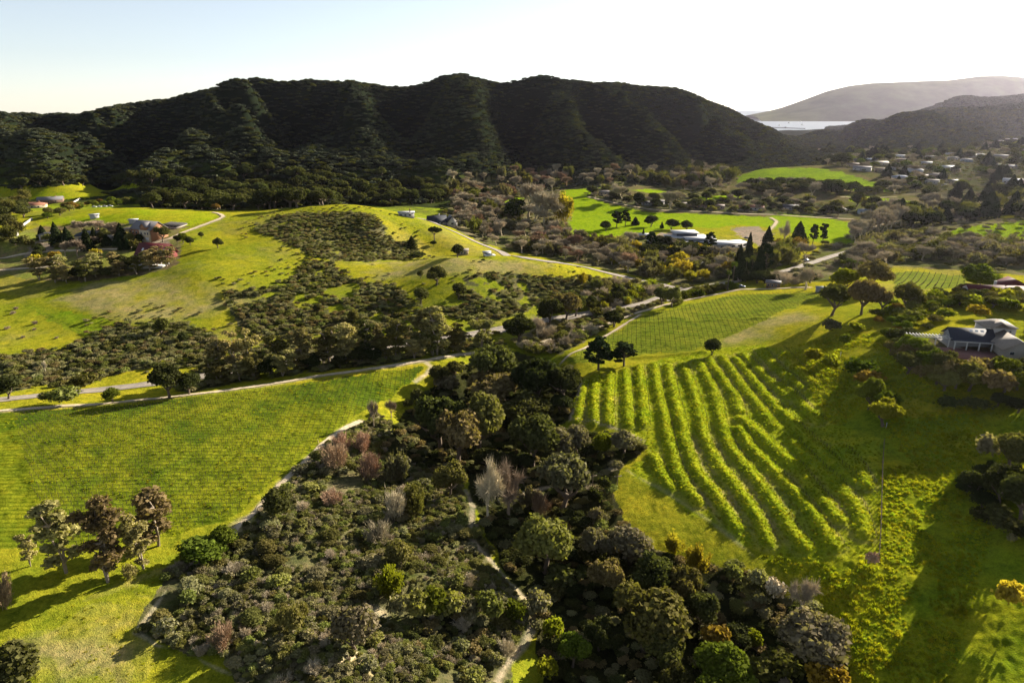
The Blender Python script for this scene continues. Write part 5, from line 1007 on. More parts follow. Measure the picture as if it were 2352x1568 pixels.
F_('cany3', [(1600,1500),(1720,1440),(1780,1480),(1820,1568),(1700,1620),(1560,1620)], 7, [('oak', 'darkoak', 'dark oak '), ('shrub', 'olive', 'olive shrub ')], 'in the black hollow below the weedy meadow', 'hollow below the weedy meadow', (2.2, 4), (1, 1.4), seed=31, maxn=22)
F_('vt', [(1700,440),(1760,418),(1880,425),(2000,440),(2060,425),(2070,445),(1940,452),(1800,452)], 16, [('round', 'darkoak', 'dark round tree '), ('bare', 'twig', 'bare tree '), ('round', 'oak', 'green round tree ')], 'below the striped green hillside', 'trees below the green hillside', (6, 10), (1.1, 1.5), seed=32, maxn=46)
F_('vt2', [(1850,372),(1900,360),(1950,372),(1960,385),(1890,388)], 16, [('round', 'darkoak', 'dark round tree '), ('round', 'oak', 'green round tree ')], 'on the crest of the green hillside', 'crest trees of the green hillside', (7, 11), (1.3, 1.6), seed=33, maxn=14)
print('FILL', cnt, sum(cnt.values()))

# ------------------------------------------------------------------ masses nobody could count (geometry-node points)
def scatter(name, pts, scl, hgt, protos, label, category=None):
    n = len(pts); me = bpy.data.meshes.new(name); me.vertices.add(n); me.vertices.foreach_set('co', np.asarray(pts, np.float32).ravel())
    a = me.attributes.new('sc', 'FLOAT_VECTOR', 'POINT'); a.data.foreach_set('vector', np.stack([scl, scl, hgt], 1).ravel().astype(np.float32))
    a = me.attributes.new('rz', 'FLOAT_VECTOR', 'POINT'); a.data.foreach_set('vector', np.stack([RNG.uniform(-.12, .12, n), RNG.uniform(-.12, .12, n), RNG.uniform(0, 6.28, n)], 1).ravel().astype(np.float32))
    a = me.attributes.new('pick', 'INT', 'POINT'); a.data.foreach_set('value', RNG.integers(0, len(protos), n).astype(np.int32))
    o = bpy.data.objects.new(name, me); COL.objects.link(o); o['kind'] = 'stuff'; o['label'] = label
    if category: o['category'] = category
    g = bpy.data.node_groups.new(name, 'GeometryNodeTree'); g.interface.new_socket('Geometry', in_out='INPUT', socket_type='NodeSocketGeometry'); g.interface.new_socket('Geometry', in_out='OUTPUT', socket_type='NodeSocketGeometry')
    gi = g.nodes.new('NodeGroupInput'); go = g.nodes.new('NodeGroupOutput'); ip = g.nodes.new('GeometryNodeInstanceOnPoints'); gt = g.nodes.new('GeometryNodeGeometryToInstance')
    for q in reversed(protos):
        ob = g.nodes.new('GeometryNodeObjectInfo'); ob.inputs['Object'].default_value = q; ob.inputs['As Instance'].default_value = False; ob.transform_space = 'ORIGINAL'
        gg = g.nodes.new('GeometryNodeGeometryToInstance'); g.links.new(ob.outputs['Geometry'], gg.inputs[0])
        sc_join.setdefault(name, []).append(gg)
    jn = g.nodes.new('GeometryNodeJoinGeometry')
    for gg in sc_join[name]: g.links.new(gg.outputs[0], jn.inputs[0])
    def att(nm, t):
        x = g.nodes.new('GeometryNodeInputNamedAttribute'); x.data_type = t; x.inputs[0].default_value = nm; return x.outputs[0]
    g.links.new(gi.outputs[0], ip.inputs['Points']); g.links.new(jn.outputs[0], ip.inputs['Instance']); ip.inputs['Pick Instance'].default_value = True
    g.links.new(att('pick', 'INT'), ip.inputs['Instance Index']); g.links.new(att('rz', 'FLOAT_VECTOR'), ip.inputs['Rotation']); g.links.new(att('sc', 'FLOAT_VECTOR'), ip.inputs['Scale'])
    g.links.new(ip.outputs[0], go.inputs[0]); m = o.modifiers.new('scatter', 'NODES'); m.node_group = g; return o
sc_join = {}
SRC = {}
def src(kind, mat, v):
    """a plant of the scene whose mesh the masses repeat: one more real plant, set among its like"""
    k = (kind, mat, v)
    if k not in SRC:
        me = mesh_of(kind, v, mat, 'crown' if kind in ('far', 'oak', 'round') else 'all'); x, y = SRCPOS[kind][len([q for q in SRC if q[0] == kind]) % len(SRCPOS[kind])]
        P = hit(x + RNG.uniform(-8, 8), y + RNG.uniform(-2, 2))[0]; o = link({'far': 'oak_tree', 'shrub': 'shrub', 'tuft': 'grass_clump', 'brush': 'brush_bush', 'oak': 'oak_tree', 'round': 'round_tree', 'willow': 'willow_bush'}[kind], me)
        r = {'far': 6, 'shrub': 1.1, 'tuft': .6, 'brush': 1.2, 'round': 2}[kind]; o.location = tuple(P); o.scale = (r, r, r * 1.1)
        o['label'] = {'far': 'forest oak at the edge of the dark mountain wood', 'shrub': 'low sage shrub within the scrub on the slope', 'tuft': 'tall grass clump in the weedy meadow', 'brush': 'leafless low bush within the scrub on the slope', 'round': 'dense low bush within the scrub on the slope'}[kind]
        o['category'] = {'far': 'tree', 'tuft': 'grass'}.get(kind, 'shrub'); o['group'] = {'far': 'mountain forest oaks', 'tuft': 'grass clumps'}.get(kind, 'scrub shrubs on the slope'); SRC[k] = o
    return SRC[k]
SRCPOS = {'far': [(300,400),(420,395),(560,385),(760,392),(1120,388),(1320,385),(1480,382),(1640,378)], 'shrub': [(600,1300),(680,1260),(720,1340),(560,1400),(640,1380),(760,1250),(700,1200),(800,1180)], 'tuft': [(2100,1300),(2150,1400),(2080,1200),(2200,1250)], 'brush': [(620,1340),(740,1300)], 'round': [(590,1430),(760,1420),(640,1300)]}
def pts_in(masks, spacing, y0, y1, umax=.80, keep=1.0, seed=5, cond=None):
    rng = np.random.default_rng(seed); out = []
    gx, gy = np.meshgrid(np.arange(-umax * y1, umax * y1, spacing), np.arange(y0, y1, spacing)); gx = (gx + rng.uniform(-.5, .5, gx.shape) * spacing).ravel(); gy = (gy + rng.uniform(-.5, .5, gy.shape) * spacing).ravel()
    ok = (np.abs(gx / gy) < umax); gx, gy = gx[ok], gy[ok]
    if masks is not None:
        Mf = np.zeros(GX.shape)
        for m in masks: Mf = np.maximum(Mf, MASK[m])
        ok = bil(Mf, UG, WG, gx / gy, np.log(gy)) > .5; gx, gy = gx[ok], gy[ok]
    if cond is not None: ok = cond(gx, gy); gx, gy = gx[ok], gy[ok]
    ok = rng.uniform(size=len(gx)) < keep; gx, gy = gx[ok], gy[ok]
    ok = np.ones(len(gx), bool)
    for P in ROADW + [WT[k][0] for k in ('edge', 'trail', 'trailr', 'terrace', 'rut1')]: ok &= linedist(P, gx, gy, 8) > (4.2 if any(P is q for q in WL.values()) else 1.3)
    return np.stack([gx[ok], gy[ok], H(gx[ok], gy[ok])], 1)
mbf = lambda x, y: np.interp(x / y, [-1.1, -.75, -.4, 0, .3, .55, .75, 1.1], [720, 720, 760, 890, 1060, 1350, 1480, 1500])
def lf(x, y): return bil(np.maximum(MASK['leftfield'], MASK['wood'] * 1.0).astype(float), UG, WG, x / y, np.log(y)) > .5
p = pts_in(None, 6.9, 700, 2350, .86, 1.0, 3, lambda x, y: ~lf(x, y) & (y > mbf(x, y) + 40 * fbm(x / 60, y / 60, 4)) & (H(x, y) > 6) & (y < np.where(x / y < .36, 1850, 2350))); ns = len(p)
s_ = RNG.uniform(3.4, 6.0, ns); p[:, 2] -= 1.0
scatter('mountain_forest', p, s_, s_ * RNG.uniform(.6, 1.0, ns), [src('far', 'hilloak', 0), src('far', 'hilloak', 1), src('far', 'oak', 2), src('far', 'hilloak', 3)], 'dense dark oak forest covering the mountain ridges')
print('FOREST', ns)
p = pts_in(None, 17, 2350, 3900, .86, 1.0, 4, lambda x, y: (H(x, y) > 4) & (x / y > .44)); ns = len(p); s_ = RNG.uniform(8, 13, ns)
scatter('far_hill_forest', p, s_, s_, [SRC[('far', 'hilloak', 0)], SRC[('far', 'hilloak', 1)]], 'hazy oak forest on the far coastal hills')
p = pts_in(['wood'], 8, 560, 1000, .8, .9, 24); ns = len(p); s_ = RNG.uniform(3.5, 6, ns)
scatter('wood_understorey', p, s_, s_ * RNG.uniform(.8, 1.3, ns), [SRC[('far', 'hilloak', 0)], SRC[('far', 'oak', 2)]], 'low dark growth filling the wood behind the knolls')
SH = [src('shrub', 'olive', 1), src('shrub', 'sage', 2), src('shrub', 'sage', 0), src('shrub', 'sage', 1), src('shrub', 'sagegreen', 2), src('shrub', 'olive', 3), src('shrub', 'sagegreen', 0), src('shrub', 'grey', 1), src('brush', 'twig', 0), src('shrub', 'oak', 2)]
p = pts_in(['sc1'], 1.2, 85, 230, .8, .93, 6, lambda x, y: fbm(x / 11, y / 11, 91, 3) > -.2); ns = len(p); q = vn(p[:, 0] / 9, p[:, 1] / 9, 5); s_ = RNG.uniform(.45, 1.0, ns) * (.7 + .8 * q)
scatter('sage_scrub', p, s_, s_ * RNG.uniform(.9, 1.5, ns), SH, 'dense grey-green sage scrub on the slope below the vineyard')
p = pts_in(['sc1', 'sc7'], 4.6, 85, 230, .8, .8, 26, lambda x, y: fbm(x / 14, y / 14, 93, 3) > -.08); ns = len(p); s_ = RNG.uniform(1.0, 2.2, ns)
scatter('tall_scrub', p, s_, s_ * RNG.uniform(.9, 1.5, ns), [src('round', 'olive', 0), src('brush', 'twig', 0), src('round', 'sage', 1), src('shrub', 'sagegreen', 4), src('round', 'olive', 2), src('shrub', 'grey', 5)], 'taller mixed bushes standing out of the sage scrub')
print('SCRUB1', ns)
SH2 = SH[:5] + [src('shrub', 'brown', 2), src('shrub', 'oak', 3)]
p = pts_in(['sc2', 'sc3'], 2.1, 270, 620, .8, .9, 7, lambda x, y: fbm(x / 30, y / 30, 61, 4) * .7 + fbm(x / 7, y / 7, 67, 3) < .18); ns = len(p); s_ = RNG.uniform(.9, 1.7, ns)
scatter('knoll_scrub', p, s_, s_ * RNG.uniform(.7, 1.05, ns), SH2, 'olive-brown scrub covering the flanks of the two knolls')
p = pts_in(['sc4', 'sc5', 'sc6', 'rip3'], 2.3, 200, 480, .8, .85, 8, lambda x, y: fbm(x / 30, y / 30, 61, 4) * .7 + fbm(x / 7, y / 7, 67, 3) < .19); ns = len(p); s_ = RNG.uniform(.8, 2.0, ns)
scatter('roadside_scrub', p, s_, s_ * RNG.uniform(.8, 1.2, ns), SH2, 'patchy grey-green brush on the slopes above the paved road')
ed = sum(MASK[k].astype(float) for k in ('sc2', 'sc3', 'sc4', 'sc5')).clip(0, 1); ed = boxu(boxu(ed, 9), 9); ed = boxu(ed.T.copy(), 14).T
p = pts_in(None, 4.2, 240, 620, .8, .55, 27, lambda x, y: (lambda e: (e > .04) & (e < .55))(bil(ed, UG, WG, x / y, np.log(y))) & (fbm(x / 12, y / 12, 95, 3) > 0)); ns = len(p); s_ = RNG.uniform(.5, 1.5, ns)
scatter('hillside_brush', p, s_, s_ * RNG.uniform(.6, 1.0, ns), SH2, 'scattered low brush thinning out into the hillside grass')
print('SCRUB2', ns)
p = pts_in(['sc7', 'canyon', 'pit_shade'], 2.6, 75, 260, .8, .75, 9); ns = len(p); s_ = RNG.uniform(.8, 1.9, ns)
scatter('creek_undergrowth', p, s_, s_ * RNG.uniform(.8, 1.2, ns), [src('shrub', 'oak', 3), src('shrub', 'oak', 2), src('shrub', 'sage', 0), src('shrub', 'brown', 2)], 'dark undergrowth along the creek')
p = pts_in(['rip', 'rip2', 'village', 'gardens'], 9, 330, 1500, .82, .5, 10); ns = len(p); s_ = RNG.uniform(1.8, 3.6, ns)
scatter('valley_brush', p, s_, s_ * RNG.uniform(.7, 1.1, ns), [src('shrub', 'olive', 3), src('shrub', 'sage', 2), src('shrub', 'grey', 1), src('brush', 'twig', 1)], 'low olive and grey brush across the valley floor')
print('BRUSH', ns)
TU = [src('tuft', 'grass', 0), src('tuft', 'weed', 1), src('tuft', 'grass', 2)]
p = pts_in(['weedy', 'rslope'], .75, 75, 250, .82, .85, 11, lambda x, y: (fbm(x / 6, y / 6, 77, 3) > -.12) | (x < 0)); ns = len(p); q = np.clip(vn(p[:, 0] / 2.2, p[:, 1] / 2.2, 15), 0, 1); s_ = RNG.uniform(.25, .5, ns) * (.6 + q)
scatter('meadow_weeds', p, s_, s_ * RNG.uniform(.8, 1.6, ns), [src('tuft', 'weed', 1), src('tuft', 'grass', 0), src('tuft', 'weed', 2)], 'tall yellow-green weeds over the sloping meadow')
print('WEEDS', ns)
p = pts_in(['terr'], .75, 120, 260, .82, .75, 12, lambda x, y: bil(bd, UG, WG, x / y, np.log(y)) < 2.3); ns = len(p); s_ = RNG.uniform(.25, .5, ns)
scatter('terrace_grass', p, s_, s_ * RNG.uniform(.7, 1.2, ns), TU, 'long grass growing along the planted banks')
p = pts_in(['terr'], 1.1, 120, 260, .82, .8, 15, lambda x, y: bil(bd, UG, WG, x / y, np.log(y)) > 2.3); ns = len(p); s_ = RNG.uniform(.25, .5, ns)
scatter('slope_grass', p, s_, s_ * RNG.uniform(.5, 1, ns), TU, 'shorter grass in the hollows between the planting banks')
p = pts_in(['vineL'], 1.5, 100, 260, .82, .6, 13, lambda x, y: fbm(x / 5, y / 3, 79, 3) > -.05); ns = len(p); s_ = RNG.uniform(.3, .55, ns)
scatter('vineyard_grass', p, s_, s_ * RNG.uniform(.6, 1.0, ns), TU, 'green cover grass between the vine rows')
p = pts_in(['meadow'], 1.3, 75, 170, .82, .5, 14, lambda x, y: fbm(x / 5, y / 4, 83, 3) > .02); ns = len(p); s_ = RNG.uniform(.2, .4, ns)
scatter('meadow_grass', p, s_, s_ * RNG.uniform(.5, .9, ns), [src('tuft', 'weed', 1), src('tuft', 'weed', 2)], 'short grass tufts over the bright corner meadow')
print('GRASS', ns)

# ------------------------------------------------------------------ buildings
WALLC = {'white': (.50, .47, .44), 'cream': (.55, .45, .30), 'tan': (.42, .33, .22), 'grey': (.33, .33, .34), 'brick': (.34, .17, .09), 'stone': (.34, .31, .26), 'brown': (.22, .14, .09), 'redwall': (.15, .035, .03), 'blue': (.40, .46, .52), 'pink': (.48, .34, .27)}
ROOFC = {'dark': (.06, .06, .07), 'grey': (.20, .19, .20), 'tan': (.30, .255, .21), 'brown': (.20, .14, .10), 'tile': (.38, .17, .10), 'red': (.11, .018, .02), 'white': (.5, .5, .53), 'flatwhite': (.60, .60, .62), 'slate': (.035, .042, .06), 'green': (.10, .32, .22), 'blue': (.22, .27, .34)}
WM = {k: plain(k + '_wall', c, .85, .12, 1.2, .2) for k, c in WALLC.items()}
def roof_mat(name, c):
    m, nt, out = new_mat(name); c = tuple(q * .74 for q in c); b = N(nt, 'ShaderNodeBsdfPrincipled'); tc = N(nt, 'ShaderNodeTexCoord'); w = N(nt, 'ShaderNodeTexWave'); w.bands_direction = 'Z'; w.inputs['Scale'].default_value = 2.2; w.inputs['Distortion'].default_value = .5
    nt.links.new(tc.outputs['Object'], w.inputs[0]); nz = noise(nt, 1.4, 4, .7, tc.outputs['Object'])
    col = mixc(nt, 'MULTIPLY', 1.0, c, ramp(nt, w.outputs[0], [(0, .82), (1, 1.08)])); col = mixc(nt, 'MULTIPLY', 1.0, col, ramp(nt, nz.outputs[0], [(.3, .8), (.7, 1.15)]))
    nt.links.new(col, b.inputs['Base Color']); b.inputs['Roughness'].default_value = .75; b.inputs['Specular IOR Level'].default_value = .25; nt.links.new(b.outputs[0], out.inputs[0]); return m
RM = {k: roof_mat(k + '_roofing', c) for k, c in ROOFC.items()}
glass = plain('window_glass', (.03, .04, .055), .12, .1, 1, .6); frame_m = plain('frame_paint', (.6, .58, .54), .7, .1, 2); door_m = plain('door_paint', (.18, .10, .06), .6, .15, 2)
def gable_walls(b, x0, x1, y0, y1, zb, ze, za, ax='x'):
    if ax == 'x':
        ym = (y0 + y1) / 2; V = [(x0,y0,zb),(x1,y0,zb),(x1,y1,zb),(x0,y1,zb),(x0,y0,ze),(x1,y0,ze),(x1,y1,ze),(x0,y1,ze),(x0,ym,za),(x1,ym,za)]
        b.add(V, [(0,3,2,1),(0,1,5,4),(2,3,7,6),(3,0,4,8,7),(1,2,6,9,5),(4,5,9,8),(6,7,8,9)])
    else:
        xm = (x0 + x1) / 2; V = [(x0,y0,zb),(x1,y0,zb),(x1,y1,zb),(x0,y1,zb),(x0,y0,ze),(x1,y0,ze),(x1,y1,ze),(x0,y1,ze),(xm,y0,za),(xm,y1,za)]
        b.add(V, [(0,3,2,1),(1,2,6,5),(3,0,4,7),(0,1,5,8,4),(2,3,7,9,6),(4,8,9,7),(5,6,9,8)])
def gable_roof(b, x0, x1, y0, y1, ze, za, ax='x', ov=.5, th=.16):
    if ax == 'x': s = (za - ze) / ((y1 - y0) / 2); ym = (y0 + y1) / 2; prof = [(y0 - ov, ze - ov * s), (ym, za), (y1 + ov, ze - ov * s)]; A, B = x0 - ov, x1 + ov; mk = lambda u, p, d: (u, p[0], p[1] + d)
    else: s = (za - ze) / ((x1 - x0) / 2); ym = (x0 + x1) / 2; prof = [(x0 - ov, ze - ov * s), (ym, za), (x1 + ov, ze - ov * s)]; A, B = y0 - ov, y1 + ov; mk = lambda u, p, d: (p[0], u, p[1] + d)
    V = [mk(u, p, d) for d in (.03, .03 + th) for u in (A, B) for p in prof]
    F = [(0,1,4,3),(1,2,5,4),(6,9,10,7),(7,10,11,8),(0,6,7,1),(1,7,8,2),(3,4,10,9),(4,5,11,10),(0,3,9,6),(2,8,11,5)]
    b.add(V, F)
def hip_roof(b, x0, x1, y0, y1, ze, za, ov=.6, th=.15):
    x0 -= ov; x1 += ov; y0 -= ov; y1 += ov; r = (y1 - y0) / 2
    if x1 - x0 > y1 - y0: a, c = (x0 + r, (y0 + y1) / 2, za), (x1 - r, (y0 + y1) / 2, za); F = [(4,5,9,8),(5,6,9),(6,7,8,9),(7,4,8)]
    else: r = (x1 - x0) / 2; a, c = ((x0 + x1) / 2, y0 + r, za), ((x0 + x1) / 2, y1 - r, za); F = [(4,5,8),(5,6,9,8),(6,7,9),(7,4,8,9)]
    b.add([(x0,y0,ze-.05),(x1,y0,ze-.05),(x1,y1,ze-.05),(x0,y1,ze-.05),(x0,y0,ze+th),(x1,y0,ze+th),(x1,y1,ze+th),(x0,y1,ze+th),a,c], F + [(0,3,2,1),(0,1,5,4),(1,2,6,5),(2,3,7,6),(3,0,4,7)])
def root_obj(name, P, rz, label, cat, group=None):
    o = bpy.data.objects.new(name, None); COL.objects.link(o); o.location = tuple(float(v) for v in P); o.rotation_euler = (0, 0, rz); o['label'] = label; o['category'] = cat; o.empty_display_size = .2
    if group: o['group'] = group
    return o
def part(name, b, mat, parent, smooth=False): return link(name, b.mesh(name, mat, smooth), parent)
def mk(fn, *a, **k): b = MBld(); fn(b, *a, **k); return b
def boxm(*a): b = MBld(); b.box(*a); return b
def window(root, x, y, z, w, h, face='y-'):
    """a window on a wall: frame with a pane"""
    b = MBld(); p = MBld(); t = .06
    if face == 'y-':
        b.box(x - w/2, x + w/2, y - t, y - .001, z, z + h); p.box(x - w/2 + .09, x + w/2 - .09, y - t - .02, y - t - .001, z + .09, z + h - .09)
    elif face == 'x-':
        b.box(y - t, y - .001, x - w/2, x + w/2, z, z + h); p.box(y - t - .02, y - t - .001, x - w/2 + .09, x + w/2 - .09, z + .09, z + h - .09)
    else:
        b.box(y + .001, y + t, x - w/2, x + w/2, z, z + h); p.box(y + t + .001, y + t + .02, x - w/2 + .09, x + w/2 - .09, z + .09, z + h - .09)
    f = part('window', b, frame_m, root); part('pane', p, glass, f)
def house(x, yb, w, label, wall='white', roof='tan', rz=0, dep=.62, eave=2.9, rise=.28, kind='gable', name='house', nwin=3, chim=False, group=None, garage=False):
    P = hit(x, yb)[0]; f = P[1] * CP - (P[2] - CAMZ) * SP; L = max(w * K * f / FPX, 3.0); W = L * dep
    if kind != 'flat': W = min(W, 11 if L < 40 else 16)
    eave = eave if w > 22 else eave * .8; w = w * (.9 if group else 1)
    rz = math.radians(rz) - math.atan2(P[0], P[1]) * .6; P[1] += W * .5
    hs = H(np.array([P[0] - L/3, P[0] + L/3, P[0]]), np.array([P[1], P[1], P[1] + W/3])); P[2] = float(np.median(hs))
    r = root_obj(name, P, rz, label, {'shed': 'shed', 'barn': 'barn'}.get(name.split('_')[-1], 'house'), group); x0, x1, y0, y1 = -L/2, L/2, -W/2, W/2; za = eave + W * rise
    if kind == 'gable': part('wall', mk(gable_walls, x0, x1, y0, y1, -1.5, eave, za - .02), WM[wall], r); rf = part('roof', mk(gable_roof, x0, x1, y0, y1, eave, za), RM[roof], r)
    elif kind == 'hip': part('wall', boxm(x0, x1, y0, y1, -1.5, eave), WM[wall], r); rf = part('roof', mk(hip_roof, x0, x1, y0, y1, eave, za), RM[roof], r)
    else: part('wall', boxm(x0, x1, y0, y1, -1.5, eave), WM[wall], r); rf = part('roof', boxm(x0 - .5, x1 + .5, y0 - .5, y1 + .5, eave + .02, eave + .4), RM[roof], r)
    if L > 6:
        for k in range(nwin): window(r, x0 + L * (k + .6) / (nwin + .6), y0, .9, min(1.6, L / nwin * .45), min(1.3, eave * .45))
        b = MBld(); dx = x0 + L * .12 if not garage else x0 + L * .25; b.box(dx - (.5 if not garage else 1.4), dx + (.5 if not garage else 1.4), y0 - .05, y0 - .002, 0, 2.1 if not garage else 2.3); part('garage_door' if garage else 'door', b, door_m if not garage else frame_m, r)
    if chim: part('chimney', boxm(L * .2, L * .2 + .8, -.4, .4, za - 1, za + 1.1), WM['brick'], rf)
    return r
ORD = ['first', 'second', 'third', 'fourth', 'fifth', 'sixth', 'seventh', 'eighth', 'ninth', 'tenth', 'eleventh', 'twelfth', 'thirteenth', 'fourteenth', 'fifteenth', 'sixteenth', 'seventeenth', 'eighteenth', 'nineteenth', 'twentieth']
vz = [(250,265,60,'white','tan'),(420,285,110,'white','grey'),(540,290,130,'white','blue'),(790,240,90,'cream','tan'),(920,250,130,'white','white'),(1300,262,150,'white','tan'),(1460,222,150,'white','white'),(1700,240,190,'white','tan'),(1840,222,100,'white','grey'),(2100,250,140,'cream','grey'),(2320,262,90,'white','blue'),
 (370,352,150,'tan','brown'),(660,335,200,'cream','tan'),(950,300,180,'tan','brown'),(1220,325,110,'white','white'),(1540,270,120,'white','tan'),(1690,292,120,'blue','grey'),(2060,350,90,'white','grey'),
 (470,398,190,'white','grey'),(680,412,130,'tan','brown'),(800,385,90,'white','tan'),(1080,425,190,'blue','white'),(1470,385,170,'white','white'),(1560,405,100,'tan','brown'),(1230,372,110,'cream','tan'),(2200,372,140,'cream','grey'),(1330,402,70,'white','grey'),
 (920,510,180,'white','blue'),(1170,482,110,'cream','tan'),(1350,482,190,'tan','tan'),(1290,548,140,'white','tan'),(1520,545,120,'cream','dark'),(2250,540,190,'white','white'),(1420,582,50,'white','grey'),
 (1950,800,90,'white','grey'),(2100,805,150,'white','dark'),(2290,800,170,'cream','brown'),(2080,60,60,'white','tan'),(2150,45,60,'cream','tan'),(2250,40,60,'white','white'),(1940,130,60,'white','tan'),(1760,150,60,'white','tan'),(2020,110,50,'cream','tan')]
rows = {'topmost': [], 'upper': [], 'middle': [], 'lower': [], 'roadside': []}
for q in vz:
    y = q[1]; rows['topmost' if y < 160 else 'upper' if y < 268 else 'middle' if y < 360 and y >= 268 else 'lower' if y < 600 else 'roadside'].append(q)
for rn, rr in rows.items():
    for i, (x, y, w, wl_, rf) in enumerate(sorted(rr)):
        house(1892.6 + x * .19532, 312.4 + y * .19532 + 2.2, w * .19532, f'{rf}-roofed {wl_} house, {ORD[i]} from the sea end of the {rn} village row', wl_, rf, RNG.uniform(-25, 25), .55, 3.2, .20, RNG.choice(['gable', 'hip', 'gable']), nwin=3, group='village houses')
for x, y, w, lb, wl_, rf, kd in [(1392,448,30,'tan farmhouse beside the bare domed tree above the bright field','tan','tan','hip'),(1486,471,22,'small grey-white house behind the black domed tree','grey','dark','gable'),(1512,471,28,'long low white house beside the bare dome tree','white','grey','gable'),
   (1570,476,24,'tan-roofed small house before the far orchard','tan','tan','gable'),(1618,478,32,'pinkish house with terracotta roof above the bright field','pink','tile','hip'),(1652,480,24,'low pink garage beside the terracotta roofed house','pink','brown','gable'),
   (1703,483,36,'white hacienda with arches and tiled roof above the bright field','white','tile','hip'),(1738,483,34,'second white hacienda wing with tiled roof','white','tile','gable'),(1818,482,34,'long grey house among trees at the end of the bright field','grey','dark','gable'),
   (1928,488,38,'tan hip-roofed house at the corner of the bright field','cream','tan','hip'),(1988,491,26,'blue-grey house behind the leafless avenue','blue','blue','gable'),
   (932,497,36,'white pavilion at the foot of the knoll','white','white','flat'),(1062,585,26,'tan shed hidden by trees at the road bend','tan','tan','gable'),(1118,588,16,'cream hut beside the tan shed at the road bend','cream','white','flat'),
   (1545,613,34,'cream gabled house in the willow thicket','cream','brown','gable'),(1600,617,30,'dark roofed house next to the cream gabled one','brown','dark','gable'),(1379,596,16,'green roofed hut in the roadside thicket','tan','green','flat'),(1478,548,26,'small white hall beside the school field','white','white','gable'),
   (1778,660,30,'grey roofed farm shed by the upper vineyard','brown','grey','gable'),(1887,670,20,'small slate-blue shed at the vineyard corner','grey','blue','gable'),(2222,570,22,'white flat shed in the brushy belt','white','white','flat'),(2265,573,16,'low white hut in the brushy belt','white','grey','flat'),(1632,580,14,'little grey hut below the school pines','grey','grey','gable'),
   (108,552,38,'grey roofed villa with white walls at the estate court','white','grey','hip'),(204,556,64,'estate hall with broad dark roof behind conifers','tan','slate','hip'),(262,560,44,'sand coloured estate wing with arched windows','cream','tan','gable'),(299,538,28,'small tan-tiled cottage beside the brick house','cream','tan','hip'),
   (215,502,18,'white shed on the grassy crest','white','white','flat'),(305,514,17,'grey-white shed below the grassy crest','grey','white','flat'),(26,541,20,'pale hut by the estate gate','white','grey','gable'),(72,478,46,'terracotta roofed house behind the hedge line','cream','tile','hip'),(110,468,50,'long brown roofed stable behind the hedge line','brown','grey','gable')]:
    house(x, y, w, lb, wl_, rf, RNG.uniform(-12, 12), .55, 3.0, .24, kd, name='shed' if ('shed' in lb or 'hut' in lb) else 'house', nwin=3 if w > 20 else 2, chim=(w > 30))
# white house with dark steep roofs
P = hit(1018, 516)[0]; r = root_obj('house', P + [0, 3, 0], .25, 'white house with steep dark gables beside the road bend', 'house')
part('wall', mk(gable_walls, -13, 2, -4, 4, -1.5, 3, 7.4), WM['white'], r); part('roof', mk(gable_roof, -13, 2, -4, 4, 3, 7.4), RM['slate'], r); part('gable_wing', mk(gable_walls, 2.2, 10, -8, 4, -1.5, 3, 7.2, 'y'), WM['white'], r); part('wing_roof', mk(gable_roof, 2.2, 10, -8, 4, 3, 7.2, 'y'), RM['slate'], r)
for k in (-11, -8, -5, -2): window(r, k, -4, 1, 1.3, 1.3)
window(r, 6, -8, 1, 2, 1.5); part('chimney', boxm(-4, -3, -.5, .5, 6.5, 8.8), WM['white'], r)
# brick house of two floors with dormer gable and garage
P = hit(337, 553)[0]; r = root_obj('brick_house', P + [0, 5, .3], -.42, 'two-floor red brick house with grey roof and double garage', 'house')
part('wall', mk(gable_walls, -9, 9, -6, 6, -2, 7.2, 11.5), WM['brick'], r); rf = part('roof', mk(gable_roof, -9, 9, -6, 6, 7.2, 11.5), RM['grey'], r); part('dormer', mk(gable_walls, 1, 6, -7, -2, 7.0, 9.0, 11.2, 'y'), WM['brick'], r); part('dormer_roof', mk(gable_roof, 1, 6, -7, -2, 9.0, 11.2, 'y', .4), RM['grey'], rf)
part('front_bay', boxm(0, 8.5, -7.2, -6.01, -1.5, 7.0), WM['cream'], r)
for k in (1.8, 5.2, 7.4): window(r, k, -7.2, 4.3, 1.2, 1.6)
for k in (2, 6.3): part('garage_door', boxm(k - 1.5, k + 1.5, -7.3, -7.203, 0, 2.6), frame_m, r)
for k in (-7, -4): window(r, k, -6, 4.2, 1.3, 1.5); window(r, k, -6, .8, 1.3, 1.5)
window(r, 0, -9, 4, 1.5, 1.5, 'x-'); window(r, 0, 9, 4, 1.5, 1.5, 'x+')
# red barn
P = hit(360, 600)[0]; r = root_obj('red_barn', P + [0, 4, .2], -.22, 'dark red barn with skylights and a lean-to porch on the slope', 'barn')
part('wall', mk(gable_walls, -11, 8, -5, 5, -2, 4.4, 9.4), WM['redwall'], r); rf = part('roof', mk(gable_roof, -11, 8, -5, 5, 4.4, 9.4, 'x', .8), RM['red'], r); part('dormer', mk(gable_walls, -1.5, 3.5, -5.5, -1, 4.6, 6.2, 8.6, 'y'), WM['cream'], r); part('dormer_roof', mk(gable_roof, -1.5, 3.5, -5.6, -1, 6.2, 8.6, 'y', .5), RM['red'], rf)
for k in (-7.5, 6): part('skylight', mk(lambda b: b.add([(k-.6,-3.9,5.75),(k+.6,-3.9,5.75),(k+.6,-2.7,6.95),(k-.6,-2.7,6.95)], [(0,1,2,3)])), plain('skylight_glass', (.7,.7,.72), .3, .05), rf)
window(r, 1, -5.5, 5.0, 1.8, 1.6)
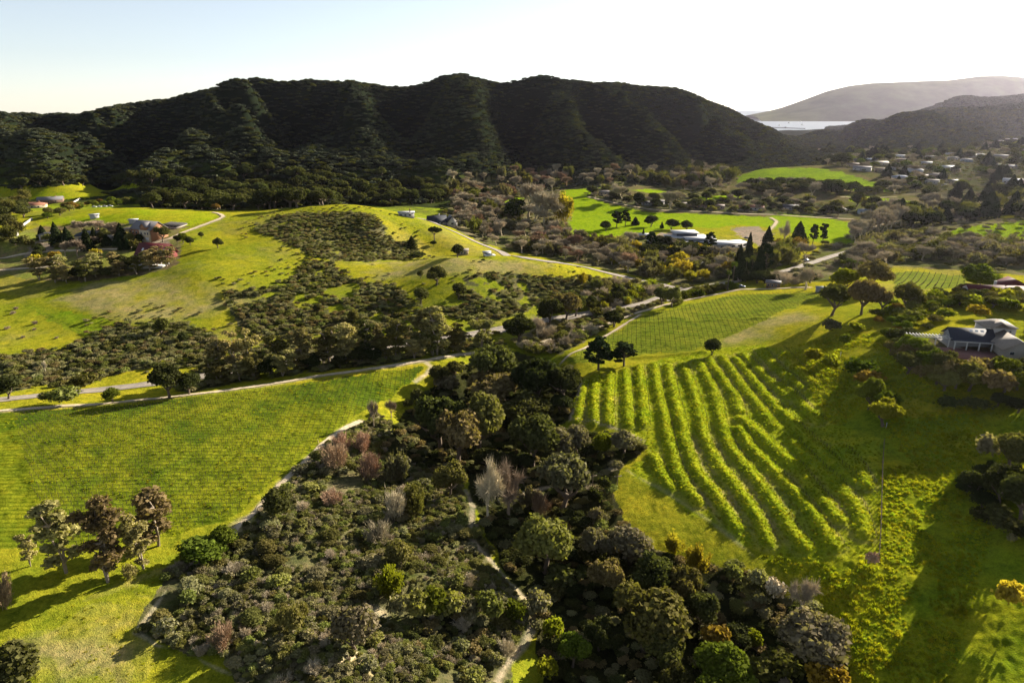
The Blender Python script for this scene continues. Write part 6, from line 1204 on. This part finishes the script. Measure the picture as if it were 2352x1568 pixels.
b = MBld(); b.add([(-11,-5.4,4.2),(13,-5.4,4.2),(13,-9.5,2.9),(-11,-9.5,2.9),(-11,-5.4,4.05),(13,-5.4,4.05),(13,-9.5,2.75),(-11,-9.5,2.75)], [(3,2,1,0),(4,5,6,7),(0,4,7,3),(1,2,6,5),(2,3,7,6),(0,1,5,4)]); part('porch_roof', b, RM['red'], r)
for k in range(6): part('post', boxm(-10.8 + k * 4.7, -10.5 + k * 4.7, -9.3, -9.0, -2, 2.8), WM['white'], r)
part('terrace', boxm(-10, 12, -14, -9.6, -2.5, -.2), WM['white'], r)
# the school: overlapping flat white roofs
P = hit(1578, 562)[0]; r = root_obj('school_building', P + [0, 0, 0], .05, 'low school with overlapping white flat roofs and glass fronts', 'school')
for x0, x1, y0, y1, zz in [(-34, -2, -6, 8, 4), (-14, 22, 10, 26, 4.6), (-6, 14, 16, 30, 8.2), (0, 24, -2, 8.9, 5.6), (6, 34, -10, -2.1, 4)]:
    w_ = part('wing', boxm(x0, x1, y0, y1, -2, zz), WM['grey'], r); part('flat_roof', boxm(x0 - 1.4, x1 + 1.4, y0 - 1.4, y1 + 1.2, zz + .02, zz + .55), RM['flatwhite'], w_)
    part('glass_front', boxm(x0 + .6, x1 - .6, y0 - .06, y0 - .003, 1.0, zz - .6), glass, w_)
r.scale = (.85, .85, .8)
P = hit(1668, 568)[0]; r = root_obj('classroom_block', P, .35, 'white classroom block with sloping flat roof beside the school pines', 'school')
part('wall', boxm(-15, 15, -5, 5, -2, 3.6), WM['white'], r); part('roof', boxm(-16, 16, -6, 6, 3.62, 4.1), RM['flatwhite'], r)
for k in range(6): window(r, -12.5 + k * 5, -5, 1.2, 2.6, 1.4)
# red roofed house at the frame edge
P = hit(2318, 690)[0]; r = root_obj('red_roofed_house', P + [0, 6, 0], -.15, 'white house with long dark red metal roof above the vineyard', 'house')
part('wall', mk(gable_walls, -16, 14, -5, 5, -3, 3.4, 6.0), WM['white'], r); part('roof', mk(gable_roof, -16, 14, -5, 5, 3.4, 6.0, 'x', .9), RM['red'], r); part('upper_wing', mk(gable_walls, 2, 12, 0, 9, -1, 6.2, 8.8, 'y'), WM['redwall'], r); part('upper_roof', mk(gable_roof, 2, 12, 0, 9, 6.2, 8.8, 'y', .8), RM['red'], r)
for k in (-13, -9, -5, -1, 3, 7): window(r, k, -5, 1, 1.5, 1.4)
part('chimney', boxm(-3, -2, 1, 2, 5, 8), WM['white'], r); r.scale = (.8, .8, .8)
# stone gabled house on the hill
P = hit(2276, 812)[0]; HZ = P[2] + .3; hp = P + [0, 4, .4]; HR = -.20
r = root_obj('stone_house', hp, HR, 'stone gabled hilltop house with dark slate wing and tan roofs', 'house')
part('garage', mk(gable_walls, 3, 14, -9, 5, -4, 3.0, 6.0, 'y'), WM['stone'], r); part('garage_roof', mk(gable_roof, 3, 14, -9, 5, 3.0, 6.0, 'y', .9, .2), RM['tan'], r)
part('main_wing', mk(gable_walls, -11, 4, 2, 10, -4, 3.0, 5.6), WM['grey'], r); rf = part('main_roof', mk(gable_roof, -11, 4, 1, 11, 2.8, 5.9, 'x', .7, .2), RM['slate'], r)
for k in (-3.6, -1.6, .4): part('skylight', mk(lambda b: b.add([(k-.6,4.2,5.19),(k+.6,4.2,5.19),(k+.6,5.0,5.69),(k-.6,5.0,5.69)], [(0,1,2,3)])), plain('skylight_glass', (.7,.7,.72), .3, .05), rf)
part('upper_floor', boxm(1.5, 13, 6, 14, 2, 6.8), WM['white'], r); part('upper_roof', mk(hip_roof, 1.5, 13, 6, 14, 6.8, 9.2), RM['tan'], r); part('cross_gable', mk(gable_roof, 4, 10, 4.6, 10, 6.9, 9.0, 'y', .5), RM['tan'], r)
window(r, 3, 6, 4.9, .8, 1.0); window(r, 11, 6, 4.9, .9, 1.0); window(r, 6, -9, .9, 1.6, 1.3); window(r, 11, -9, .9, 1.6, 1.3)
part('veranda_beam', boxm(-11.5, 3, -2.3, -1.9, 2.6, 2.95), frame_m, r); b = MBld(); b.add([(-11.5,-2.2,3.0),(3,-2.2,3.0),(3,1.0,2.62),(-11.5,1.0,2.62),(-11.5,-2.2,3.1),(3,-2.2,3.1),(3,1.0,2.72),(-11.5,1.0,2.72)], [(0,3,2,1),(4,5,6,7),(0,1,5,4),(1,2,6,5),(3,0,4,7)]); part('veranda_roof', b, RM['slate'], r)
for k in (-11.3, -7, -2.6, 1.8): part('post', boxm(k, k + .4, -2.3, -1.9, -3, 2.6), frame_m, r)
r.scale = (.82, .82, .86)
part('foundation', boxm(-12, 14.6, -10, 14.4, -6, -.35), WM['stone'], r)
def local(o, x, y, z=0):
    c, s = math.cos(o.rotation_euler[2]), math.sin(o.rotation_euler[2]); return np.array([o.location[0] + c * x - s * y, o.location[1] + s * x + c * y, o.location[2] + z])
t = root_obj('patio', local(r, -6, -6, -.30), HR, 'reddish paved patio in front of the slate-roofed wing', 'patio'); part('paving', boxm(-8, 8.4, -6, 6, -5, 0), plain('red_paving', (.26, .13, .11), .9, .3, 1.2), t); part('pale_paving', boxm(-7, 3, -9.5, -6.01, -5, .02), plain('pale_paving', (.60, .50, .42), .9, .2, 1), t)  # the pale strip has the sunlight on the patio painted into its colour
g = root_obj('pergola', local(r, -17, 1, -.4), HR, 'white timber pergola over the garden beds of the stone house', 'pergola')
for k in range(4): part('post', boxm(-5 + k * 4, -4.7 + k * 4, -.2, .1, -4, 2.7), frame_m, g)
for k in range(2): part('beam', boxm(-5.4, 7.8, -.3 + k * 2.6, 0 + k * 2.6, 2.72, 3.0), frame_m, g)
for k in range(13): part('rafter', boxm(-5 + k * 1.0, -4.85 + k * 1.0, -.8, 3.2, 3.02, 3.2), frame_m, g)
for i, (x, y, w, d, lb) in enumerate([(-18, -5, 5, 1.4, 'first'), (-18, -8, 5.4, 1.4, 'second'), (-13.5, -10, 4, 1.3, 'third')]):
    q = root_obj('garden_bed', local(r, x, y, -.2), HR + .3, f'raised garden bed beside the patio, {lb} from the pergola', 'garden bed', 'raised beds by the patio'); part('bed_frame', boxm(-w/2, w/2, -d/2, d/2, -4, .5), plain('bed_timber', (.42, .36, .30), .9, .2, 2), q); part('soil', boxm(-w/2 + .15, w/2 - .15, -d/2 + .15, d/2 - .15, .5, .6), plain('soil', (.10, .07, .04), 1, .3, 3), q)
for i in range(5):
    P = hit(383 + i * 8, 517 + i * .6)[0]; q = root_obj('planting_bed', P, -.1, f'long dark vegetable bed on the hill, {ORD[i]} counted from the brick house', 'planting bed', 'vegetable beds on the hill'); part('bed_frame', boxm(-1.2, 1.2, -7, 7, -1, .5), plain('bed_timber', (.42, .36, .30), .9, .2, 2), q); part('netting', boxm(-.9, .9, -6.6, 6.6, .52, 1.5), plain('dark_net', (.06, .055, .05), .9, .3, 2), q)

# ------------------------------------------------------------------ vehicles
tyre = plain('tyre', (.02, .02, .02), .9, .1); rim = plain('rim', (.5, .5, .5), .4, .1, metal=.8)
def car(x, y, rz, col, label, kind='car', P=None):
    P = hit(x, y)[0] if P is None else P; P = P + [0, 0, .1 + P[1] * .0009]; r = root_obj(kind, P, rz, label, kind); s = 1.0 if kind == 'car' else 1.35
    b = MBld(); L = 2.2 * s; W = .9 * s; prof = [(-L, .35), (-L, .75), (-L * .85, .95), (L * .45, .95), (L * .95, .80), (L, .6), (L, .35)]
    V = [(px, sy * W, pz * s) for sy in (-1, 1) for px, pz in prof]; n = len(prof); b.add(V, [tuple(range(n)), tuple(range(2*n-1, n-1, -1))] + [(i, n + i, n + (i+1) % n, (i+1) % n) for i in range(n)]); part('body', b, plain('car_' + col, {'white': (.7,.7,.7), 'silver': (.45,.46,.48), 'dark': (.03,.035,.05), 'blue': (.05,.09,.2)}[col], .3, .03, 1, .5), r)
    b = MBld(); c0, c1 = (-L * .8, L * .25); b.add([(c0,-W*.92,.95*s),(c1+.5,-W*.92,.95*s),(c1+.5,W*.92,.95*s),(c0,W*.92,.95*s),(c0+.4,-W*.8,1.45*s),(c1-.2,-W*.8,1.45*s),(c1-.2,W*.8,1.45*s),(c0+.4,W*.8,1.45*s)], [(0,1,5,4),(1,2,6,5),(2,3,7,6),(3,0,4,7)]); part('windows', b, glass, r)
    part('roof', boxm(c0 + .38, c1 - .18, -W * .81, W * .81, 1.45 * s, 1.5 * s), _pm['car_' + col], r)
    for sx in (-1, 1):
        for sy in (-1, 1):
            b = MBld(); b.tube([(sx * L * .62, sy * (W - .2), .34 * s), (sx * L * .62, sy * (W + .03), .34 * s)], [.34 * s, .34 * s], 12); w = part('wheel', b, tyre, r); b = MBld(); b.tube([(sx * L * .62, sy * (W + .02), .34 * s), (sx * L * .62, sy * (W + .05), .34 * s)], [.2 * s, .2 * s], 10); b.add([(sx*L*.62 + .2*s*math.cos(a), sy*(W+.05), .34*s + .2*s*math.sin(a)) for a in np.linspace(0, 5.65, 10)], [tuple(range(10))]); part('rim', b, rim, w)
    return r
car(1999, 567, .75, 'silver', 'silver car driving along the valley road toward the avenue'); car(1852, 600, .75, 'white', 'white car on the valley road behind the palms')
car(1702, 661, .1, 'blue', 'blue car parked on the farm lane by the palms'); car(1715, 549, .2, 'dark', 'dark car alone on the gravel lot by the school')
car(1690, 642, 1.0, 'white', 'white truck stopped beside the junction palms', 'truck'); car(371, 598, .1, 'white', 'white car under the porch of the red barn')
for i, x in enumerate((217, 229, 241, 254)): car(x, 477.5 - i * .6, .2, 'white', f'white car parked behind the grassy crest, {ORD[i]} in the row')
car(1125, 590, .4, 'white', 'white van parked beside the cream hut', 'van')
# ------------------------------------------------------------------ poles, walls, fence
wood = plain('weathered_wood', (.20, .15, .10), .95, .3, 3); stucco = WM['white']
def pole(x, y, top, label):
    P = hit(x, y)[0]; lo, hi = 1, 25
    for _ in range(25):
        m = (lo + hi) / 2
        if project(P + np.array([0, 0, m]))[1] > top: lo = m
        else: hi = m
    r = root_obj('utility_pole', P, .3, label, 'pole', 'utility poles'); b = MBld(); b.tube([(0, 0, -.3), (0, 0, lo)], [.17, .11], 8); part('shaft', b, wood, r); part('crossarm', boxm(-1.1, 1.1, -.26, -.13, lo - .9, lo - .75), wood, r)
    for k in (-.95, .95): b = MBld(); b.tube([(k, -.2, lo - .74), (k, -.2, lo - .5)], [.06, .04], 6); part('insulator', b, frame_m, r)
pole(485, 839, 800, 'wooden utility pole in the roadside brush before the eucalyptus row'); pole(1970, 577, 545, 'wooden utility pole beside the car on the valley road'); pole(1360, 1134, 1085, 'wooden utility pole by the shaded creek path'); pole(1417, 1120, 1086, 'short wooden pole below the yellow-green round tree'); pole(1268, 808, 788, 'thin wooden pole beside the creek track')
def wall_line(pts, label, h=1.3, t=.5):
    L = smooth_line(wline(pts), 2.0); r = root_obj('boundary_wall', (L[0, 0], L[0, 1], 0), 0, label, 'wall'); d = np.gradient(L, axis=0); d /= np.hypot(d[:, 0], d[:, 1])[:, None]; nn = np.c_[-d[:, 1], d[:, 0]] * t / 2; z = H(L[:, 0], L[:, 1]); o0 = L[0]
    for nm, za, zb, w, m in (('wall_run', -.5, h, 1, stucco), ('coping', h + .003, h + .12, 1.4, frame_m)):
        V = []
        for i in range(len(L)):
            for sx, zz in ((-w, za), (w, za), (w, zb), (-w, zb)): q = L[i] + nn[i] * sx - o0; V.append((q[0], q[1], z[i] + zz))
        F = [(i*4+a, i*4+(a+1) % 4, i*4+4+(a+1) % 4, i*4+4+a) for i in range(len(L)-1) for a in range(4)] + [(0,3,2,1), tuple(len(V)-4+k for k in range(4))]; b = MBld(); b.add(V, F); part(nm, b, m, r)
wall_line([(32,532),(50,521),(74,504)], 'low white wall climbing to the estate gate'); wall_line([(165,468),(175,462),(184,457)], 'short white wall behind the hedge line')
L = smooth_line(wline([(2030,1018),(2026,1080),(2024,1150),(2022,1220),(2018,1282)]), 2.2); r = root_obj('fence', (L[0, 0], L[0, 1], 0), 0, 'wire fence running down the weedy meadow past the terraces', 'fence'); V = []; z = H(L[:, 0], L[:, 1])
for i in range(len(L)):
    q = L[i] - L[0]; part('post', boxm(q[0] - .07, q[0] + .07, q[1] - .07, q[1] + .07, z[i] - .3, z[i] + 1.5), wood, r)
b = MBld()
for hh in (.3, .6, .9, 1.2, 1.4): b.tube([(L[i, 0] - L[0, 0], L[i, 1] - L[0, 1], z[i] + hh) for i in range(len(L))], [.018] * len(L), 3)
part('wire_mesh', b, wood, r)
P = hit(1195, 1492)[0]; r = root_obj('gate', P, .3, 'rusty pipe gate beside the widened footpath', 'gate')
for k in (-1.6, 0, 1.6): part('post', boxm(k - .06, k + .06, -.06, .06, -.2, 1.3), wood, r)
part('rail', boxm(-1.54, -.062, -.03, .03, 1.15, 1.22), wood, r); part('rail', boxm(.062, 1.54, -.03, .03, 1.15, 1.22), wood, r)
# white posts between the terraces
for i, (x, y) in enumerate([(1930,768+50),(2035,982)]): 
    P = hit(x, y)[0]; r = root_obj('marker_post', P, 0, ['thin white post above the bent hedge', 'thin white post under the tree ending the bent hedge'][i], 'post'); part('shaft', boxm(-.06, .06, -.06, .06, -.2, 1.6), frame_m, r); part('cap', boxm(-.09, .09, -.09, .09, 1.602, 1.7), frame_m, r)
# ------------------------------------------------------------------ vine rows
vinebark = plain('vine_bark', (.055, .040, .028), 1, .3, 5)
def vine_row(P2, label, group, step=1.6, arm=True):
    z = H(P2[:, 0], P2[:, 1]); o0 = P2[0]; b = MBld(); n = len(P2); w = .032
    for i in range(n):
        x, y = P2[i] - o0; hgt = RNG.uniform(.9, 1.3); jx = RNG.normal() * .04
        b.box(x - w + jx, x + w + jx, y - w, y + w, z[i] - .2, z[i] + hgt)
    m = MBld(); cc = [(P2[i, 0] - o0[0], P2[i, 1] - o0[1], z[i] + .88) for i in range(n)]; m.tube(cc, [.02] * n, 3)
    r = root_obj('vine_row', (o0[0], o0[1], 0), 0, label, 'vine row', group); part('vine_stems', b, vinebark, r)['kind'] = 'stuff'; part('cordon', m, vinebark, r)
def vine_field(key, p1, p2, spacing, step, label, group, ymax=400):
    d = dens(POLY[key], True, 5); w = hit(d[:, 0], d[:, 1]); a, b_ = hit(*p1)[0], hit(*p2)[0]; dr = (b_ - a)[:2]; dr /= np.hypot(*dr); nr = np.array([-dr[1], dr[0]])
    s = w[:, :2] @ nr; t = w[:, :2] @ dr; cnt_ = 0
    for sv in np.arange(s.min() + spacing / 2, s.max(), spacing):
        tt = np.arange(t.min(), t.max(), step); Q = nr * sv + dr * tt[:, None]; ok = inside(POLY[key], Q[:, 0], np.maximum(Q[:, 1], 1)) & (np.abs(Q[:, 0] / Q[:, 1]) < .80)
        idx = np.flatnonzero(ok)
        if len(idx) < 4: continue
        for run in np.split(idx, np.flatnonzero(np.diff(idx) > 1) + 1):
            if len(run) >= 4: vine_row(Q[run], label, group); cnt_ += 1
    return cnt_
vine_field('vineM', (2080, 660), (2110, 630), 3.0, 2.5, 'vine row in the shaded flat vineyard behind the hill oaks', 'vine rows of the flat vineyard')
vine_field('field4', (2200, 545), (2300, 520), 5.0, 4, 'vine row on the bright slope beyond the brushy belt', 'vine rows of the far bright slope')
print('VINES', vine_field('vineL', (100, 1060), (520, 1050), 1.85, 1.55, 'bare trellised vine row in the large lower vineyard', 'vine rows of the large lower vineyard'),
      vine_field('vineR', (1560, 750), (1700, 742), 2.3, 2.0, 'bare vine row in the upper vineyard by the farm sheds', 'vine rows of the upper vineyard'))
for P_ in BW:
    L = smooth_line(P_, 1.6)
    for off, in ((-.9,), (.9,)):
        d = np.gradient(L, axis=0); d /= np.maximum(np.hypot(d[:, 0], d[:, 1]), 1e-6)[:, None]; Q = L + np.c_[-d[:, 1], d[:, 0]] * (2.2 if off > 0 else 1.6) * np.sign(off)
        if off > 0: vine_row(Q, 'vine row between two grassy planting banks of the terraces', 'vine rows of the planted terraces')
# ------------------------------------------------------------------ boats and pier
hullm = plain('hull_paint', (.55, .55, .55), .5, .1, .3); pier_m = plain('pier_timber', (.10, .09, .09), .9, .2, .2)
for i, (x, y) in enumerate([(1768,272),(1782,269),(1792,276),(1800,271),(1812,282),(1822,274),(1838,279),(1850,272),(1866,276),(1885,270),(1790,288),(1842,286)]):
    p = at_z(x, y, 0.0); s = float(p[1]) / 4500; r = root_obj('fishing_boat', (p[0], p[1], .1), RNG.uniform(-.6, .6), f'small boat moored in the bay, {ORD[i] if i < 10 else ["eleventh", "twelfth"][i-10]} counted from the headland tip', 'boat', 'moored boats')
    b = MBld(); V = [(-8,-2.2,0),(5,-2.2,0),(9,0,0),(5,2.2,0),(-8,2.2,0),(-8.5,-2.8,2.4),(5,-2.8,2.4),(11,0,3),(5,2.8,2.4),(-8.5,2.8,2.4)]; b.add(np.array(V) * s, [(0,4,3,2,1),(5,6,7,8,9),(0,1,6,5),(1,2,7,6),(2,3,8,7),(3,4,9,8),(4,0,5,9)]); part('hull', b, hullm, r)
    part('cabin', boxm(-4 * s, 2 * s, -1.6 * s, 1.6 * s, 2.5 * s, 5 * s), stucco, r); b = MBld(); b.tube([(2 * s, 0, 2.5 * s), (2 * s, 0, 14 * s)], [.3 * s, .15 * s], 6); part('mast', b, pier_m, r)
a, c = at_z(1764, 293, 0.0), at_z(1850, 296, 0.0); n_ = 40; Lp = math.hypot(c[0] - a[0], c[1] - a[1]); r = root_obj('pier', (float(a[0]), float(a[1]), 0), math.atan2(c[1] - a[1], c[0] - a[0]), 'long timber pier crossing the bay mouth', 'pier')
part('deck', boxm(0, Lp, -3, 3, 4.5, 5.3), pier_m, r)
for k in range(n_): part('pile', boxm(k * Lp / n_ + 2, k * Lp / n_ + 4, -2, 2, -2, 4.49), pier_m, r)
part('pier_shed', mk(gable_walls, Lp * .46, Lp * .5, -5, 5, 5.32, 9, 11), WM['grey'], r)
# ------------------------------------------------------------------ the air
hz = MBld(); hz.box(-9500, 11500, -400, 11500, -12, 700); hm, nt, out = new_mat('haze_air'); v = N(nt, 'ShaderNodeVolumePrincipled'); v.inputs['Color'].default_value = (.86, .82, 1.0, 1); v.inputs['Density'].default_value = HAZE; v.inputs['Anisotropy'].default_value = .72; nt.links.new(v.outputs[0], out.inputs[1])
o = link('haze', hz.mesh('haze', hm)); o['kind'] = 'stuff'; o['label'] = 'thin sunlit haze over the valley and the sea'
